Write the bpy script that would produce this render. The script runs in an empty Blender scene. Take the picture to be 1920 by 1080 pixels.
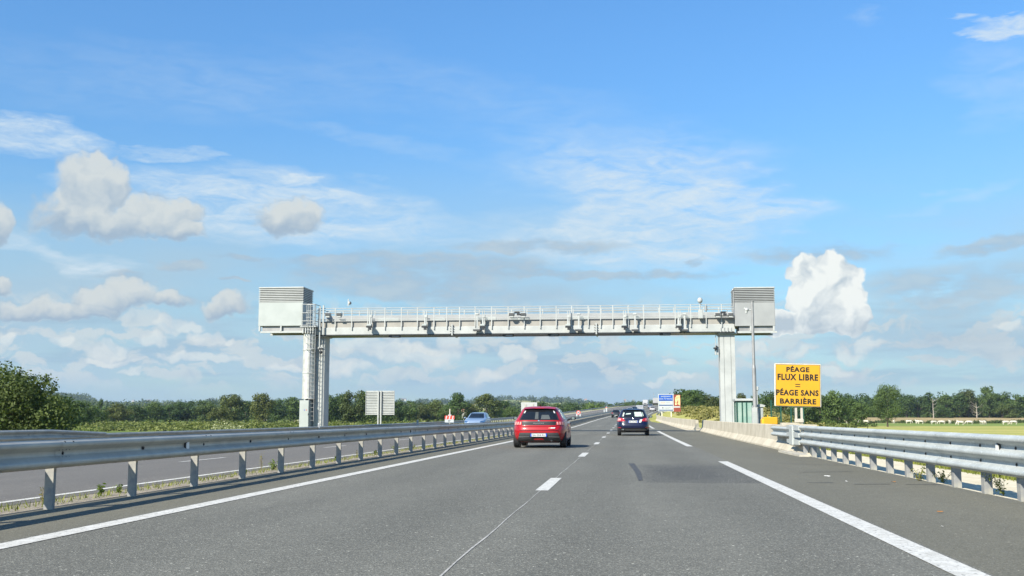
import bpy, math, random
import numpy as np
from mathutils import Vector, Matrix

# ------------------------------------------------------------------ camera, world, sun, exposure
sc = bpy.context.scene
COL = sc.collection
FPX = 2016.0                       # focal length in photo pixels (photo 1920 wide)
EYE = 1.0
PITCH = math.radians(6.873); YAW = math.radians(6.058)
cam_d = bpy.data.cameras.new('camera'); cam = bpy.data.objects.new('camera', cam_d); COL.objects.link(cam)
cam_d.sensor_width = 36.0; cam_d.lens = 36.0 * FPX / 1920.0
cam_d.clip_start = 0.1; cam_d.clip_end = 30000
cam.location = (0, 0, EYE); cam.rotation_euler = (math.pi/2 + PITCH, 0, YAW)
sc.camera = cam

RGT = Vector((math.cos(YAW), math.sin(YAW), 0))
FWD = Vector((-math.sin(YAW)*math.cos(PITCH), math.cos(YAW)*math.cos(PITCH), math.sin(PITCH)))
UPV = RGT.cross(FWD)

def ray(px, py):
    return (FWD*FPX + RGT*(px-960) + UPV*(540-py)).normalized()
def pt(px, py, Y):
    """world point seen at photo pixel (px,py) whose distance along the road is Y"""
    d = ray(px, py)
    return Vector((0, 0, EYE)) + d*(Y/d.y)
def azel(px, py):
    d = ray(px, py)
    return math.degrees(math.atan2(d.x, d.y)), math.degrees(math.asin(d.z))

SUN_TO = Vector((-0.75, -1.1, 1.0)).normalized()
SUN_EL = math.asin(SUN_TO.z)
sun_d = bpy.data.lights.new('sun', 'SUN'); sun = bpy.data.objects.new('sun', sun_d); COL.objects.link(sun)
sun_d.energy = 5.0; sun_d.angle = math.radians(0.55); sun_d.color = (1.0, 0.93, 0.80)
sun.rotation_euler = SUN_TO.to_track_quat('Z', 'Y').to_euler()

sc.view_settings.view_transform = 'Standard'; sc.view_settings.look = 'None'
sc.view_settings.gamma = 1.0; sc.view_settings.use_curve_mapping = False
sc.view_settings.exposure = 0.85
sc.cycles.max_bounces = 6; sc.cycles.diffuse_bounces = 3; sc.cycles.glossy_bounces = 3
sc.cycles.transparent_max_bounces = 8; sc.cycles.transmission_bounces = 4
sc.cycles.volume_bounces = 0
sc.cycles.caustics_reflective = False; sc.cycles.caustics_refractive = False
sc.cycles.sample_clamp_indirect = 6.0

world = bpy.data.worlds.new('World'); sc.world = world; world.use_nodes = True
wn = world.node_tree.nodes; wl = world.node_tree.links
wn.clear()

class NT:
    """tiny helper for writing node maths"""
    dim = '3D'
    def __init__(s, tree): s.t = tree; s.n = tree.nodes; s.l = tree.links
    def new(s, typ, **kw):
        nd = s.n.new(typ)
        for k, v in kw.items(): setattr(nd, k, v)
        return nd
    def put(s, sock, v):
        if isinstance(v, bpy.types.NodeSocket): s.l.new(v, sock)
        elif v is not None: sock.default_value = v
    def m(s, op, a, b=None, c=None, clamp=False):
        nd = s.new('ShaderNodeMath', operation=op); nd.use_clamp = clamp
        s.put(nd.inputs[0], a)
        if b is not None: s.put(nd.inputs[1], b)
        if c is not None: s.put(nd.inputs[2], c)
        return nd.outputs[0]
    def v(s, op, a, b=None, c=None, scale=None):
        nd = s.new('ShaderNodeVectorMath', operation=op)
        s.put(nd.inputs[0], a)
        if b is not None: s.put(nd.inputs[1], b)
        if c is not None: s.put(nd.inputs[2], c)
        if scale is not None: s.put(nd.inputs['Scale'], scale)
        return nd.outputs['Value'] if op in ('DOT_PRODUCT', 'LENGTH') else nd.outputs[0]
    def mix(s, f, a, b, mode='MIX'):
        nd = s.new('ShaderNodeMix', data_type='RGBA', blend_type=mode)
        nd.clamp_factor = True
        s.put(nd.inputs[0], f); s.put(nd.inputs[6], c4(a)); s.put(nd.inputs[7], c4(b))
        return nd.outputs[2]
    def noise(s, vec, scale, detail=4, rough=0.5, dist=0.0, dim=None):
        nd = s.new('ShaderNodeTexNoise', noise_dimensions=dim or s.dim)
        if vec is not None: s.put(nd.inputs['Vector'], vec)
        nd.inputs['Scale'].default_value = scale; nd.inputs['Detail'].default_value = detail
        nd.inputs['Roughness'].default_value = rough; nd.inputs['Distortion'].default_value = dist
        return nd.outputs['Fac']
    def step(s, x, a, b):
        nd = s.new('ShaderNodeMapRange', interpolation_type='SMOOTHSTEP')
        s.put(nd.inputs[0], x); nd.inputs[1].default_value = a; nd.inputs[2].default_value = b
        return nd.outputs[0]
    def ramp(s, x, stops):
        nd = s.new('ShaderNodeValToRGB'); s.put(nd.inputs[0], x)
        e = nd.color_ramp.elements
        while len(e) < len(stops): e.new(0.5)
        for el, (p, c) in zip(e, stops): el.position = p; el.color = c4(c)
        return nd.outputs[0]
def c4(c):
    if isinstance(c, bpy.types.NodeSocket): return c
    if isinstance(c, (int, float)): return (c, c, c, 1)
    return (c[0], c[1], c[2], 1) if len(c) == 3 else tuple(c)
def srgb(r, g, b):
    f = lambda u: (u/255/12.92) if u <= 10 else ((u/255+0.055)/1.055)**2.4
    return (f(r), f(g), f(b))

def build_sky():
    N = NT(world.node_tree); N.dim = '2D'
    out = N.new('ShaderNodeOutputWorld'); bg = N.new('ShaderNodeBackground')
    sky = N.new('ShaderNodeTexSky', sky_type='NISHITA')
    sky.sun_disc = False; sky.sun_elevation = SUN_EL
    sky.sun_rotation = math.atan2(SUN_TO.x, SUN_TO.y)
    sky.air_density = 1.0; sky.dust_density = 0.5; sky.ozone_density = 1.5; sky.altitude = 50
    STR = 0.083
    tc = N.new('ShaderNodeTexCoord'); D = tc.outputs['Generated']
    sep = N.new('ShaderNodeSeparateXYZ'); N.put(sep.inputs[0], D)
    az = N.m('MULTIPLY', N.m('ARCTAN2', sep.outputs[0], sep.outputs[1]), 57.2958)
    el = N.m('MULTIPLY', N.m('ARCSINE', sep.outputs[2]), 57.2958)
    cmb = N.new('ShaderNodeCombineXYZ'); N.put(cmb.inputs[0], az); N.put(cmb.inputs[1], el)
    P = cmb.outputs[0]
    # domain warps
    def nvec(vec, scale, detail):
        nd = N.new('ShaderNodeTexNoise', noise_dimensions='2D'); N.put(nd.inputs['Vector'], vec)
        nd.inputs['Scale'].default_value = scale; nd.inputs['Detail'].default_value = detail
        nd.inputs['Roughness'].default_value = 0.55
        return N.v('SUBTRACT', nd.outputs['Color'], (0.5, 0.5, 0.5))
    wA = nvec(P, 0.5, 3)
    Pc = N.v('MULTIPLY_ADD', wA, (1.9, 1.5, 0), P)                       # for cumulus: billowy edges
    Ps = N.v('MULTIPLY', P, (0.16, 0.62, 1))
    wB = nvec(Ps, 1.0, 5)
    Pw = N.v('MULTIPLY_ADD', wB, (9.0, 2.4, 0), P)                      # for wisps: long smears
    def field(Pv, blobs, mode='MAXIMUM', shade=False):
        acc = None; sw = None; sq = None
        for b in blobs:
            px, py, rx, ry = b[:4]; w = b[4] if len(b) > 4 else 1.0; tilt = b[5] if len(b) > 5 else 0.0
            a0, e0 = azel(px, py); a1, _ = azel(px+rx, py); _, e1 = azel(px, py-ry)
            ra, re_ = abs(a1-a0), abs(e1-e0)
            d = N.v('SUBTRACT', Pv, (a0, e0, 0))
            if tilt:
                ct, st = math.cos(math.radians(tilt)), math.sin(math.radians(tilt))
                cc = N.new('ShaderNodeCombineXYZ')
                N.put(cc.inputs[0], N.v('DOT_PRODUCT', d, (ct/ra, st/ra, 0)))
                N.put(cc.inputs[1], N.v('DOT_PRODUCT', d, (-st/re_, ct/re_, 0)))
                q = cc.outputs[0]
            else:
                q = N.v('MULTIPLY', d, (1/ra, 1/re_, 0))
            f = N.m('MULTIPLY_ADD', N.v('DOT_PRODUCT', q, q), -w, w)
            f = N.m('MAXIMUM', f, 0.0) if mode == 'ADD' else f
            if shade:
                sy = N.new('ShaderNodeSeparateXYZ'); N.put(sy.inputs[0], q); fm = N.m('MAXIMUM', f, 0.0)
                sw = fm if sw is None else N.m('ADD', sw, fm)
                w1 = N.m('MULTIPLY', fm, sy.outputs[1]); sq = w1 if sq is None else N.m('ADD', sq, w1)
            acc = f if acc is None else N.m(mode, acc, f)
        if shade: return acc, N.m('DIVIDE', sq, N.m('ADD', sw, 0.03))
        return acc
    # --- cirrus / high thin cloud
    cir = field(Pw, [(60,255,190,34,1.0,-4),(10,215,110,20,.5),(300,277,80,9,.5),(450,375,300,85,1.0),(585,352,80,26,1.0),
        (660,420,230,70,.7),(90,480,190,26,.6,-18),(190,500,60,40,.5),(1250,395,270,95,.85),(1180,330,260,70,.35),(1380,372,95,45,.6),(1120,440,330,60,.65),
        (1150,310,330,80,.28),(700,265,170,30,.22,-8),(1860,52,95,15,1.0,3),(1675,24,60,30,.22),
        (1790,372,150,12,.35,9),(330,160,420,90,.16),(950,200,500,80,.14,-12),(1250,480,260,40,.6),(1880,150,120,110,.22)], 'ADD')
    streak = N.noise(Ps, 2.2, 7, 0.62, 0.6)
    fib = N.noise(N.v('MULTIPLY', N.v('MULTIPLY_ADD', wA, (1.5, 1.2, 0), P), (0.22, 1.3, 1)), 1.0, 9, 0.68)
    cir = N.m('MINIMUM', N.m('MULTIPLY', cir, 1.15), 0.95)
    cirm = N.m('MULTIPLY', cir, N.m('MULTIPLY_ADD', N.step(streak, 0.2, 0.75), 0.62, N.m('MULTIPLY', N.step(fib, 0.3, 0.72), 0.42)), clamp=True)
    # --- general milky veil low down
    veil = N.m('MULTIPLY', N.m('SUBTRACT', 1.0, N.step(el, 5.5, 15.0)), N.step(N.noise(N.v('MULTIPLY', P, (0.05, 0.22, 1)), 1.0, 5, 0.55), 0.12, 0.70))
    # --- grey flat strata
    Pst = N.v('MULTIPLY_ADD', wB, (4.0, 0.9, 0), N.v('MULTIPLY_ADD', wA, (0.8, 0.8, 0), P))
    stra = field(Pst, [(790,500,330,30,.8),(720,535,200,40,.55),(1010,462,210,16,.7),(900,550,260,30,.4),(1170,516,270,11,.6,-1),(1290,489,36,9,.8,14),
        (1545,478,190,24,.6),(1860,458,140,17,.7,6),(1790,540,270,60,.55),(1780,640,260,70,.35),(330,498,70,10,.75),(440,482,70,8,.6),
        (450,519,36,5,.8),(245,520,55,14,.7),(420,580,60,16,.6),(620,486,90,10,.6),(320,560,70,14,.5)], 'ADD')
    stn = N.noise(N.v('MULTIPLY', P, (0.35, 1.1, 1)), 1.0, 6, 0.6)
    stm = N.m('MINIMUM', N.m('MULTIPLY', N.step(stra, 0.02, 0.6), N.step(stn, 0.2, 0.62)), 0.85)
    # --- grey cumulus, left
    gA, vA = field(Pc, [(170,350,62,62),(176,308,28,28),(150,392,78,48),(214,352,32,36),(190,418,120,34),(275,402,72,40),(322,402,50,32),
        (345,430,48,20),(540,407,62,36),(566,402,40,26),(0,425,28,34),(8,543,26,18),(60,585,60,17),(135,582,85,20),(185,562,60,28),
        (240,550,48,30),(312,560,42,16),(412,578,44,20),(435,574,26,25)], shade=True)
    # --- white cumulus
    gB, vB = field(Pc, [(1508,512,38,30),(1556,505,36,28),(1592,540,32,40),(1550,560,74,50),(1530,602,80,24),(1598,590,28,34),(1470,604,60,20),(1500,556,30,34)], shade=True)
    gC = field(Pc, [(322,612,26,18),(282,637,34,14),(350,612,26,13),(388,630,30,16),(1255,681,19,12),(914,704,38,15),(640,690,70,13),
        (1585,662,42,18),(1625,640,24,16),(1898,612,30,14),(118,640,30,12),(12,636,22,14),(200,655,40,16),(212,675,50,8),(840,640,24,13),
        (1022,642,26,16),(968,665,34,16),(425,636,20,9),(370,670,90,10),(545,690,34,9),(790,664,70,24),(700,648,80,22),
        (1420,655,40,18),(1500,660,30,14),(1540,700,80,9),(240,698,30,7),(1250,712,60,6)])
    hf = N.noise(P, 2.2, 8, 0.66)
    vo = N.new('ShaderNodeTexVoronoi', feature='SMOOTH_F1', voronoi_dimensions='2D'); vo.inputs['Scale'].default_value = 0.95; vo.inputs['Smoothness'].default_value = 0.25
    vo.inputs['Detail'].default_value = 1.0; vo.normalize = True; vo.inputs['Roughness'].default_value = 0.55; N.put(vo.inputs['Vector'], Pc)
    puff = N.m('SUBTRACT', 0.55, vo.outputs['Distance'])
    billow = N.m('MULTIPLY_ADD', puff, 0.55, N.m('MULTIPLY', N.m('SUBTRACT', hf, 0.5), 0.28))
    mA = N.step(N.m('ADD', N.m('ADD', gA, billow), N.m('MULTIPLY', N.m('SUBTRACT', hf, 0.5), 0.5)), -0.26, 0.66)
    mB = N.step(N.m('ADD', N.m('ADD', gB, billow), N.m('MULTIPLY', N.m('SUBTRACT', hf, 0.5), 0.35)), -0.08, 0.30)
    mC = N.m('MULTIPLY', N.step(N.m('ADD', gC, N.m('MULTIPLY', billow, 1.6)), -0.1, 0.7), 0.62)
    # scattered low puffs near the horizon
    pc = N.v('MULTIPLY', Pc, (0.42, 1.15, 1))
    pn = N.noise(pc, 1.0, 5, 0.55)
    band = N.m('MULTIPLY', N.step(el, 1.0, 2.4), N.m('SUBTRACT', 1.0, N.step(el, 4.6, 7.0)))
    mD = N.m('MULTIPLY', N.m('MULTIPLY', N.step(pn, 0.47, 0.60), band), 0.72)
    # shading noise, offset sample toward the light gives relief
    n0 = N.noise(Pc, 0.8, 4, 0.5); n1 = N.noise(N.v('ADD', Pc, (-0.38, 0.42, 0)), 0.8, 4, 0.5)
    rel = N.m('MULTIPLY_ADD', puff, 0.32, N.m('MULTIPLY', N.m('SUBTRACT', n0, n1), 2.0))
    # colours are radiances as seen through the exposure below
    K = 1.0/(2**sc.view_settings.exposure)
    def C(r, g, b): c = srgb(r, g, b); return (c[0]*K, c[1]*K, c[2]*K)
    skyc = N.v('SCALE', sky.outputs[0], scale=STR)
    # rendering of the sky in the photo is bluer and brighter: one tint for the whole sky
    tint = N.mix(N.step(el, 0.0, 24.0), (0.60, 0.80, 0.88), (0.62, 1.07, 1.40))
    base = N.mix(1.0, skyc, tint, 'MULTIPLY')
    col = N.mix(N.m('MULTIPLY', veil, 0.95), base, C(176, 204, 222))
    col = N.mix(cirm, col, C(218, 233, 242))
    lowb = N.noise(N.v('MULTIPLY', P, (0.10, 0.95, 1)), 1.0, 5, 0.55)
    col = N.mix(N.m('MULTIPLY', N.m('MULTIPLY', N.step(lowb, 0.48, 0.66), band), 0.6), col, C(162, 192, 213))
    col = N.mix(mD, col, N.mix(N.step(puff, -0.15, 0.25), C(184, 202, 215), C(216, 224, 224)))
    col = N.mix(N.m('MULTIPLY', stm, 0.85), col, N.mix(N.step(stn, 0.3, 0.75), C(160, 186, 208), C(190, 204, 212)))
    shC = N.m('ADD', N.m('MULTIPLY_ADD', rel, 0.9, 0.45), N.m('MULTIPLY', gC, 0.5), clamp=True)
    col = N.mix(mC, col, N.mix(shC, C(180, 200, 216), C(236, 240, 235)))
    shA = N.m('ADD', N.m('MULTIPLY_ADD', rel, 0.6, 0.34), N.m('MULTIPLY_ADD', gA, 0.35, N.m('MULTIPLY', vA, 1.0)), clamp=True)
    col = N.mix(N.m('MULTIPLY', mA, 0.93), col, N.mix(shA, C(166, 186, 204), C(216, 222, 221)))
    lowB = N.step(el, azel(1550, 622)[1], azel(1550, 560)[1])
    shB = N.m('ADD', N.m('MULTIPLY_ADD', vB, 0.35, N.m('MULTIPLY', rel, 1.15)), N.m('MULTIPLY_ADD', lowB, 0.40, 0.34), clamp=True)
    col = N.mix(mB, col, N.mix(shB, C(190, 205, 215), C(248, 252, 248)))
    N.put(bg.inputs[0], col); bg.inputs[1].default_value = 1.0
    N.l.new(bg.outputs[0], out.inputs[0])
build_sky()

# ------------------------------------------------------------------ helpers
def tag(o, label=None, cat=None, group=None, kind=None):
    if label: o['label'] = label
    if cat: o['category'] = cat
    if group: o['group'] = group
    if kind: o['kind'] = kind
    return o
def empty(name, loc, label=None, cat=None, group=None, rz=0.0):
    o = bpy.data.objects.new(name, None); COL.objects.link(o)
    o.location = loc; o.rotation_euler = (0, 0, rz); o.empty_display_size = 0.2
    return tag(o, label, cat, group)
def copy_tree(o, parent=None):
    c = o.copy(); COL.objects.link(c)
    if parent: c.parent = parent
    for ch in list(o.children): copy_tree(ch, c)
    return c

class MB:
    def __init__(s): s.v = []; s.f = []; s.mi = []; s.cur = 0
    def add(s, vs, fs):
        o = len(s.v); s.v += [tuple(p) for p in vs]
        for f in fs: s.f.append(tuple(i+o for i in f)); s.mi.append(s.cur)
        return s
    def box(s, x0, x1, y0, y1, z0, z1, M=None, bev=0.0):
        if bev > 0:
            b = min(bev, (x1-x0)*.45, (y1-y0)*.45, (z1-z0)*.45)
            vs = []; 
            for z, i in ((z0, b), (z0+b, 0), (z1-b, 0), (z1, b)):
                for (x, y) in ((x0+i+b, y0+i), (x1-i-b, y0+i), (x1-i, y0+i+b), (x1-i, y1-i-b), (x1-i-b, y1-i), (x0+i+b, y1-i), (x0+i, y1-i-b), (x0+i, y0+i+b)):
                    vs.append((x, y, z))
            fs = [tuple(range(7, -1, -1)), tuple(range(24, 32))]
            for k in range(3):
                for j in range(8):
                    a = k*8+j; c = k*8+(j+1) % 8; fs.append((a, c, c+8, a+8))
        else:
            vs = [(x0,y0,z0),(x1,y0,z0),(x1,y1,z0),(x0,y1,z0),(x0,y0,z1),(x1,y0,z1),(x1,y1,z1),(x0,y1,z1)]
            fs = [(0,3,2,1),(4,5,6,7),(0,1,5,4),(1,2,6,5),(2,3,7,6),(3,0,4,7)]
        if M is not None: vs = [M @ Vector(p) for p in vs]
        return s.add(vs, fs)
    def tube(s, p0, p1, r0, r1=None, n=8, cap=True):
        r1 = r0 if r1 is None else r1
        p0 = Vector(p0); p1 = Vector(p1); d = (p1-p0).normalized()
        a = d.orthogonal().normalized(); b = d.cross(a)
        vs = []
        for p, r in ((p0, r0), (p1, r1)):
            for k in range(n):
                t = 2*math.pi*k/n; vs.append(p + a*(r*math.cos(t)) + b*(r*math.sin(t)))
        fs = [(k, (k+1) % n, n+(k+1) % n, n+k) for k in range(n)]
        if cap: fs += [tuple(range(n-1, -1, -1)), tuple(range(n, 2*n))]
        return s.add(vs, fs)
    def path(s, pts, r, n=6):
        for a, b in zip(pts[:-1], pts[1:]): s.tube(a, b, r, r, n)
        return s
    def sphere(s, c, r, n=10, sc_=(1, 1, 1)):
        vs = [(c[0], c[1], c[2]-r*sc_[2])]; fs = []
        for i in range(1, n//2):
            ph = -math.pi/2 + math.pi*i/(n//2)
            for k in range(n):
                t = 2*math.pi*k/n
                vs.append((c[0]+r*sc_[0]*math.cos(ph)*math.cos(t), c[1]+r*sc_[1]*math.cos(ph)*math.sin(t), c[2]+r*sc_[2]*math.sin(ph)))
        vs.append((c[0], c[1], c[2]+r*sc_[2])); L = len(vs)-1
        for k in range(n): fs.append((0, 1+(k+1) % n, 1+k)); fs.append((L, L-n+k, L-n+(k+1) % n))
        for i in range(n//2-2):
            for k in range(n):
                a = 1+i*n+k; b = 1+i*n+(k+1) % n; fs.append((a, b, b+n, a+n))
        return s.add(vs, fs)
    def prism(s, poly, y0, y1, axis='y'):
        """closed polygon in the (x,z) plane pushed from y0 to y1 (axis x: polygon in (y,z))"""
        n = len(poly)
        if axis == 'y': vs = [(p[0], y0, p[1]) for p in poly] + [(p[0], y1, p[1]) for p in poly]
        elif axis == 'x': vs = [(y0, p[0], p[1]) for p in poly] + [(y1, p[0], p[1]) for p in poly]
        else: vs = [(p[0], p[1], y0) for p in poly] + [(p[0], p[1], y1) for p in poly]
        fs = [tuple(range(n)), tuple(range(2*n-1, n-1, -1))] + [(k, n+k, n+(k+1) % n, (k+1) % n) for k in range(n)]
        return s.add(vs, fs)
    def build(s, name, mats, parent=None, smooth=False, loc=None, rot=None, fixn=True):
        me = bpy.data.meshes.new(name); me.from_pydata(s.v, [], s.f)
        if not isinstance(mats, (list, tuple)): mats = [mats]
        for m_ in mats: me.materials.append(m_)
        if len(mats) > 1: me.polygons.foreach_set('material_index', s.mi)
        me.update()
        if fixn and len(s.f) < 30000:
            import bmesh
            bm = bmesh.new(); bm.from_mesh(me); bmesh.ops.recalc_face_normals(bm, faces=bm.faces); bm.to_mesh(me); bm.free()
        if smooth: smooth_mesh(me, smooth)
        o = bpy.data.objects.new(name, me); COL.objects.link(o)
        if parent: o.parent = parent
        if loc is not None: o.location = loc
        if rot is not None: o.rotation_euler = rot
        return o
def smooth_mesh(me, ang):
    me.polygons.foreach_set('use_smooth', [True]*len(me.polygons))
    if isinstance(ang, (int, float)) and not isinstance(ang, bool):
        try: me.set_sharp_from_angle(angle=math.radians(ang))
        except Exception: pass

# ------------------------------------------------------------------ materials
MATS = {}
def mat(name, color, rough=0.6, metal=0.0, var=0.12, vscale=2.0, bump=0.0, bscale=40.0, spec=0.5, coat=0.0, color2=None, detail=4, trans=0.0, fleck=None):
    """principled material with object-space noise variation"""
    if name in MATS: return MATS[name]
    m_ = bpy.data.materials.new(name); m_.use_nodes = True; N = NT(m_.node_tree)
    b = N.n['Principled BSDF']
    tc = N.new('ShaderNodeTexCoord').outputs['Object']
    c2 = color2 if color2 else tuple(max(0, c*(1-2*var)) for c in color)
    f = N.step(N.noise(tc, vscale, detail, 0.6), 0.3, 0.7)
    c = N.mix(f, c2, color)
    if fleck:
        c = N.mix(N.step(N.noise(tc, fleck[0], 2, 0.5), fleck[2], fleck[2]+0.06), c, fleck[1])
    N.put(b.inputs['Base Color'], c)
    r = N.m('MULTIPLY_ADD', N.noise(tc, vscale*3, 3, 0.5), 0.2, rough-0.1)
    N.put(b.inputs['Roughness'], r); b.inputs['Metallic'].default_value = metal
    b.inputs['Specular IOR Level'].default_value = spec
    b.inputs['Coat Weight'].default_value = coat; b.inputs['Coat Roughness'].default_value = 0.04
    if bump > 0:
        bp = N.new('ShaderNodeBump'); bp.inputs['Strength'].default_value = bump; bp.inputs['Distance'].default_value = 0.02
        N.put(bp.inputs['Height'], N.noise(tc, bscale, 4, 0.6)); N.l.new(bp.outputs[0], b.inputs['Normal'])
    MATS[name] = m_
    return m_

def leaf_mat(name, c_lo, c_hi, scale=0.35, warm=None):
    if name in MATS: return MATS[name]
    m_ = bpy.data.materials.new(name); m_.use_nodes = True; N = NT(m_.node_tree)
    b = N.n['Principled BSDF']
    tc = N.new('ShaderNodeTexCoord').outputs['Object']
    oi = N.new('ShaderNodeObjectInfo'); geo = N.new('ShaderNodeNewGeometry')
    f = N.step(N.noise(tc, scale, 3, 0.6), 0.3, 0.7)
    f = N.m('MULTIPLY_ADD', geo.outputs['Random Per Island'], 0.45, N.m('MULTIPLY', f, 0.55))
    c = N.mix(f, c_lo, c_hi)
    if warm: c = N.mix(N.m('MULTIPLY', N.step(oi.outputs['Random'], 0.55, 1.0), 0.55), c, warm)
    N.put(b.inputs['Base Color'], c); b.inputs['Roughness'].default_value = 0.62
    b.inputs['Specular IOR Level'].default_value = 0.25
    tr = N.new('ShaderNodeBsdfTranslucent'); N.put(tr.inputs[0], N.mix(1.0, c, (1.1, 1.25, 0.5), 'MULTIPLY'))
    mx = N.new('ShaderNodeMixShader'); mx.inputs[0].default_value = 0.28
    o = N.n['Material Output']
    N.l.new(b.outputs[0], mx.inputs[1]); N.l.new(tr.outputs[0], mx.inputs[2]); N.l.new(mx.outputs[0], o.inputs[0])
    MATS[name] = m_
    return m_

def asphalt(name, dark, light, speck, tracks=None, patchc=None):
    m_ = bpy.data.materials.new(name); m_.use_nodes = True; N = NT(m_.node_tree)
    b = N.n['Principled BSDF']
    tc = N.new('ShaderNodeTexCoord').outputs['Object']
    big = N.noise(N.v('MULTIPLY', tc, (0.55, 0.12, 1)), 1.0, 5, 0.6)
    c = N.mix(N.step(big, 0.3, 0.72), dark, light)
    mid = N.noise(tc, 3.0, 4, 0.6)
    c = N.mix(N.m('MULTIPLY', N.step(mid, 0.35, 0.75), 0.25), c, tuple(x*0.72 for x in dark))
    if tracks:
        sp = N.new('ShaderNodeSeparateXYZ'); N.put(sp.inputs[0], tc)
        for x0 in tracks:
            d = N.m('ABSOLUTE', N.m('SUBTRACT', sp.outputs[0], x0))
            f = N.m('MULTIPLY', N.m('SUBTRACT', 1.0, N.step(d, 0.12, 0.55)), 0.30)
            c = N.mix(f, c, tuple(x*0.75 for x in dark))
        # old resurfaced spot with ragged borders and a bitumen stain, in the right lane
        X, Y = sp.outputs[0], sp.outputs[1]
        wb = N.m('MULTIPLY', N.m('SUBTRACT', N.noise(tc, 2.3, 5, 0.7), 0.5), 0.5)
        Xw = N.m('ADD', X, wb); Yw = N.m('MULTIPLY_ADD', wb, 1.6, Y)
        mk = N.m('MULTIPLY', N.m('MULTIPLY', N.step(Xw, 0.12, 0.45), N.m('SUBTRACT', 1.0, N.step(Xw, 2.0, 2.35))), N.m('MULTIPLY', N.step(N.m('MULTIPLY_ADD', wb, 0.25, Y), 16.95, 17.15), N.m('SUBTRACT', 1.0, N.step(Yw, 22.3, 24.8))))
        mk = N.m('MULTIPLY', mk, N.m('MULTIPLY_ADD', N.step(N.noise(tc, 1.4, 5, 0.65), 0.3, 0.7), 0.30, 0.55))
        bx = N.m('MULTIPLY', N.m('SUBTRACT', Xw, 1.05), 1.5); by = N.m('MULTIPLY', N.m('SUBTRACT', Yw, 20.2), 0.32)
        bl = N.m('MULTIPLY', N.m('SUBTRACT', 1.0, N.step(N.m('ADD', N.m('MULTIPLY', bx, bx), N.m('MULTIPLY', by, by)), 0.0, 1.0)), 0.45)
        c = N.mix(N.m('ADD', mk, bl), c, (0.058, 0.058, 0.054))
        # oil drip band in each lane centre and scattered blotches
        oil = N.m('MULTIPLY', N.step(N.noise(N.v('MULTIPLY', tc, (2.2, 0.35, 1)), 1.0, 5, 0.65), 0.56, 0.75), 0.30)
        c = N.mix(oil, c, tuple(x*0.6 for x in dark))
    vo = N.new('ShaderNodeTexVoronoi'); vo.inputs['Scale'].default_value = 95; N.put(vo.inputs['Vector'], tc)
    vs_ = N.new('ShaderNodeSeparateColor'); N.l.new(vo.outputs['Color'], vs_.inputs[0])
    r = vs_.outputs[0]
    c = N.mix(N.m('MULTIPLY', N.step(r, 0.74, 0.97), 0.58), c, speck)
    c = N.mix(N.m('MULTIPLY', N.step(vs_.outputs[1], 0.6, 1.0), 0.6), c, tuple(x*0.38 for x in dark))
    c = N.mix(N.step(N.noise(tc, 24, 2, 0.5), 0.70, 0.74), c, tuple(min(1, x*1.7) for x in speck))
    N.put(b.inputs['Base Color'], c)
    b.inputs['Roughness'].default_value = 0.82; b.inputs['Specular IOR Level'].default_value = 0.35
    bp = N.new('ShaderNodeBump'); bp.inputs['Strength'].default_value = 0.55; bp.inputs['Distance'].default_value = 0.006
    N.put(bp.inputs['Height'], N.m('ADD', vo.outputs['Distance'], N.noise(tc, 60, 3, 0.6)))
    N.l.new(bp.outputs[0], b.inputs['Normal'])
    return m_

M_road = asphalt('asphalt_lane', (0.112, 0.110, 0.092), (0.150, 0.147, 0.124), (0.34, 0.335, 0.285), tracks=(-3.8, -2.15, -0.35, 1.3))
M_shoulder = asphalt('asphalt_shoulder', (0.122, 0.117, 0.089), (0.148, 0.142, 0.108), (0.22, 0.21, 0.17))
M_patch = asphalt('asphalt_patch', (0.082, 0.081, 0.070), (0.122, 0.119, 0.101), (0.19, 0.185, 0.16))
M_opp = asphalt('asphalt_opposite', (0.118, 0.111, 0.100), (0.145, 0.136, 0.121), (0.24, 0.225, 0.2))
M_paint = mat('road_paint', (0.58, 0.575, 0.54), 0.7, vscale=7, color2=(0.44, 0.43, 0.39), bump=0.3, bscale=90, fleck=(30, (0.22, 0.215, 0.195), 0.60), detail=6)
M_seam = mat('joint_sealant', (0.42, 0.41, 0.38), 0.8, var=0.2, vscale=9)
M_gravel = mat('gravel_soil', (0.36, 0.31, 0.23), 0.95, var=0.1, vscale=9, bump=1.0, bscale=60, color2=(0.15, 0.13, 0.10), detail=8, fleck=(45, (0.5, 0.46, 0.38), 0.6))
M_sand = mat('pale_gravel', (0.62, 0.56, 0.42), 0.95, vscale=3, bump=0.4, bscale=60, color2=(0.50, 0.44, 0.31), detail=8)
M_concrete = mat('concrete', (0.50, 0.455, 0.36), 0.85, vscale=1.3, bump=0.25, bscale=30, color2=(0.37, 0.33, 0.25), detail=8)
M_zinc = mat('galvanised_steel', (0.54, 0.50, 0.41), 0.5, metal=0.1, vscale=2.2, color2=(0.40, 0.375, 0.32), detail=7)
M_zincr = mat('bright_galvanised_steel', (0.46, 0.485, 0.465), 0.45, metal=0.15, vscale=1.7, color2=(0.36, 0.385, 0.375), detail=8, fleck=(30, (0.56, 0.59, 0.57), 0.6))
M_zincd = mat('galvanised_post', (0.34, 0.33, 0.285), 0.6, metal=0.1, vscale=7, color2=(0.22, 0.225, 0.23), detail=7)
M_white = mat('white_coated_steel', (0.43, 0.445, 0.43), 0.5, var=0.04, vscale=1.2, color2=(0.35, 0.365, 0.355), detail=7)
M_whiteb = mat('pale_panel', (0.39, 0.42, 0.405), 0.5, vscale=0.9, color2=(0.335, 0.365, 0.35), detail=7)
M_rib = mat('stained_panel', (0.33, 0.315, 0.28), 0.7, vscale=0.8, color2=(0.25, 0.24, 0.22), detail=7)
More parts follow.
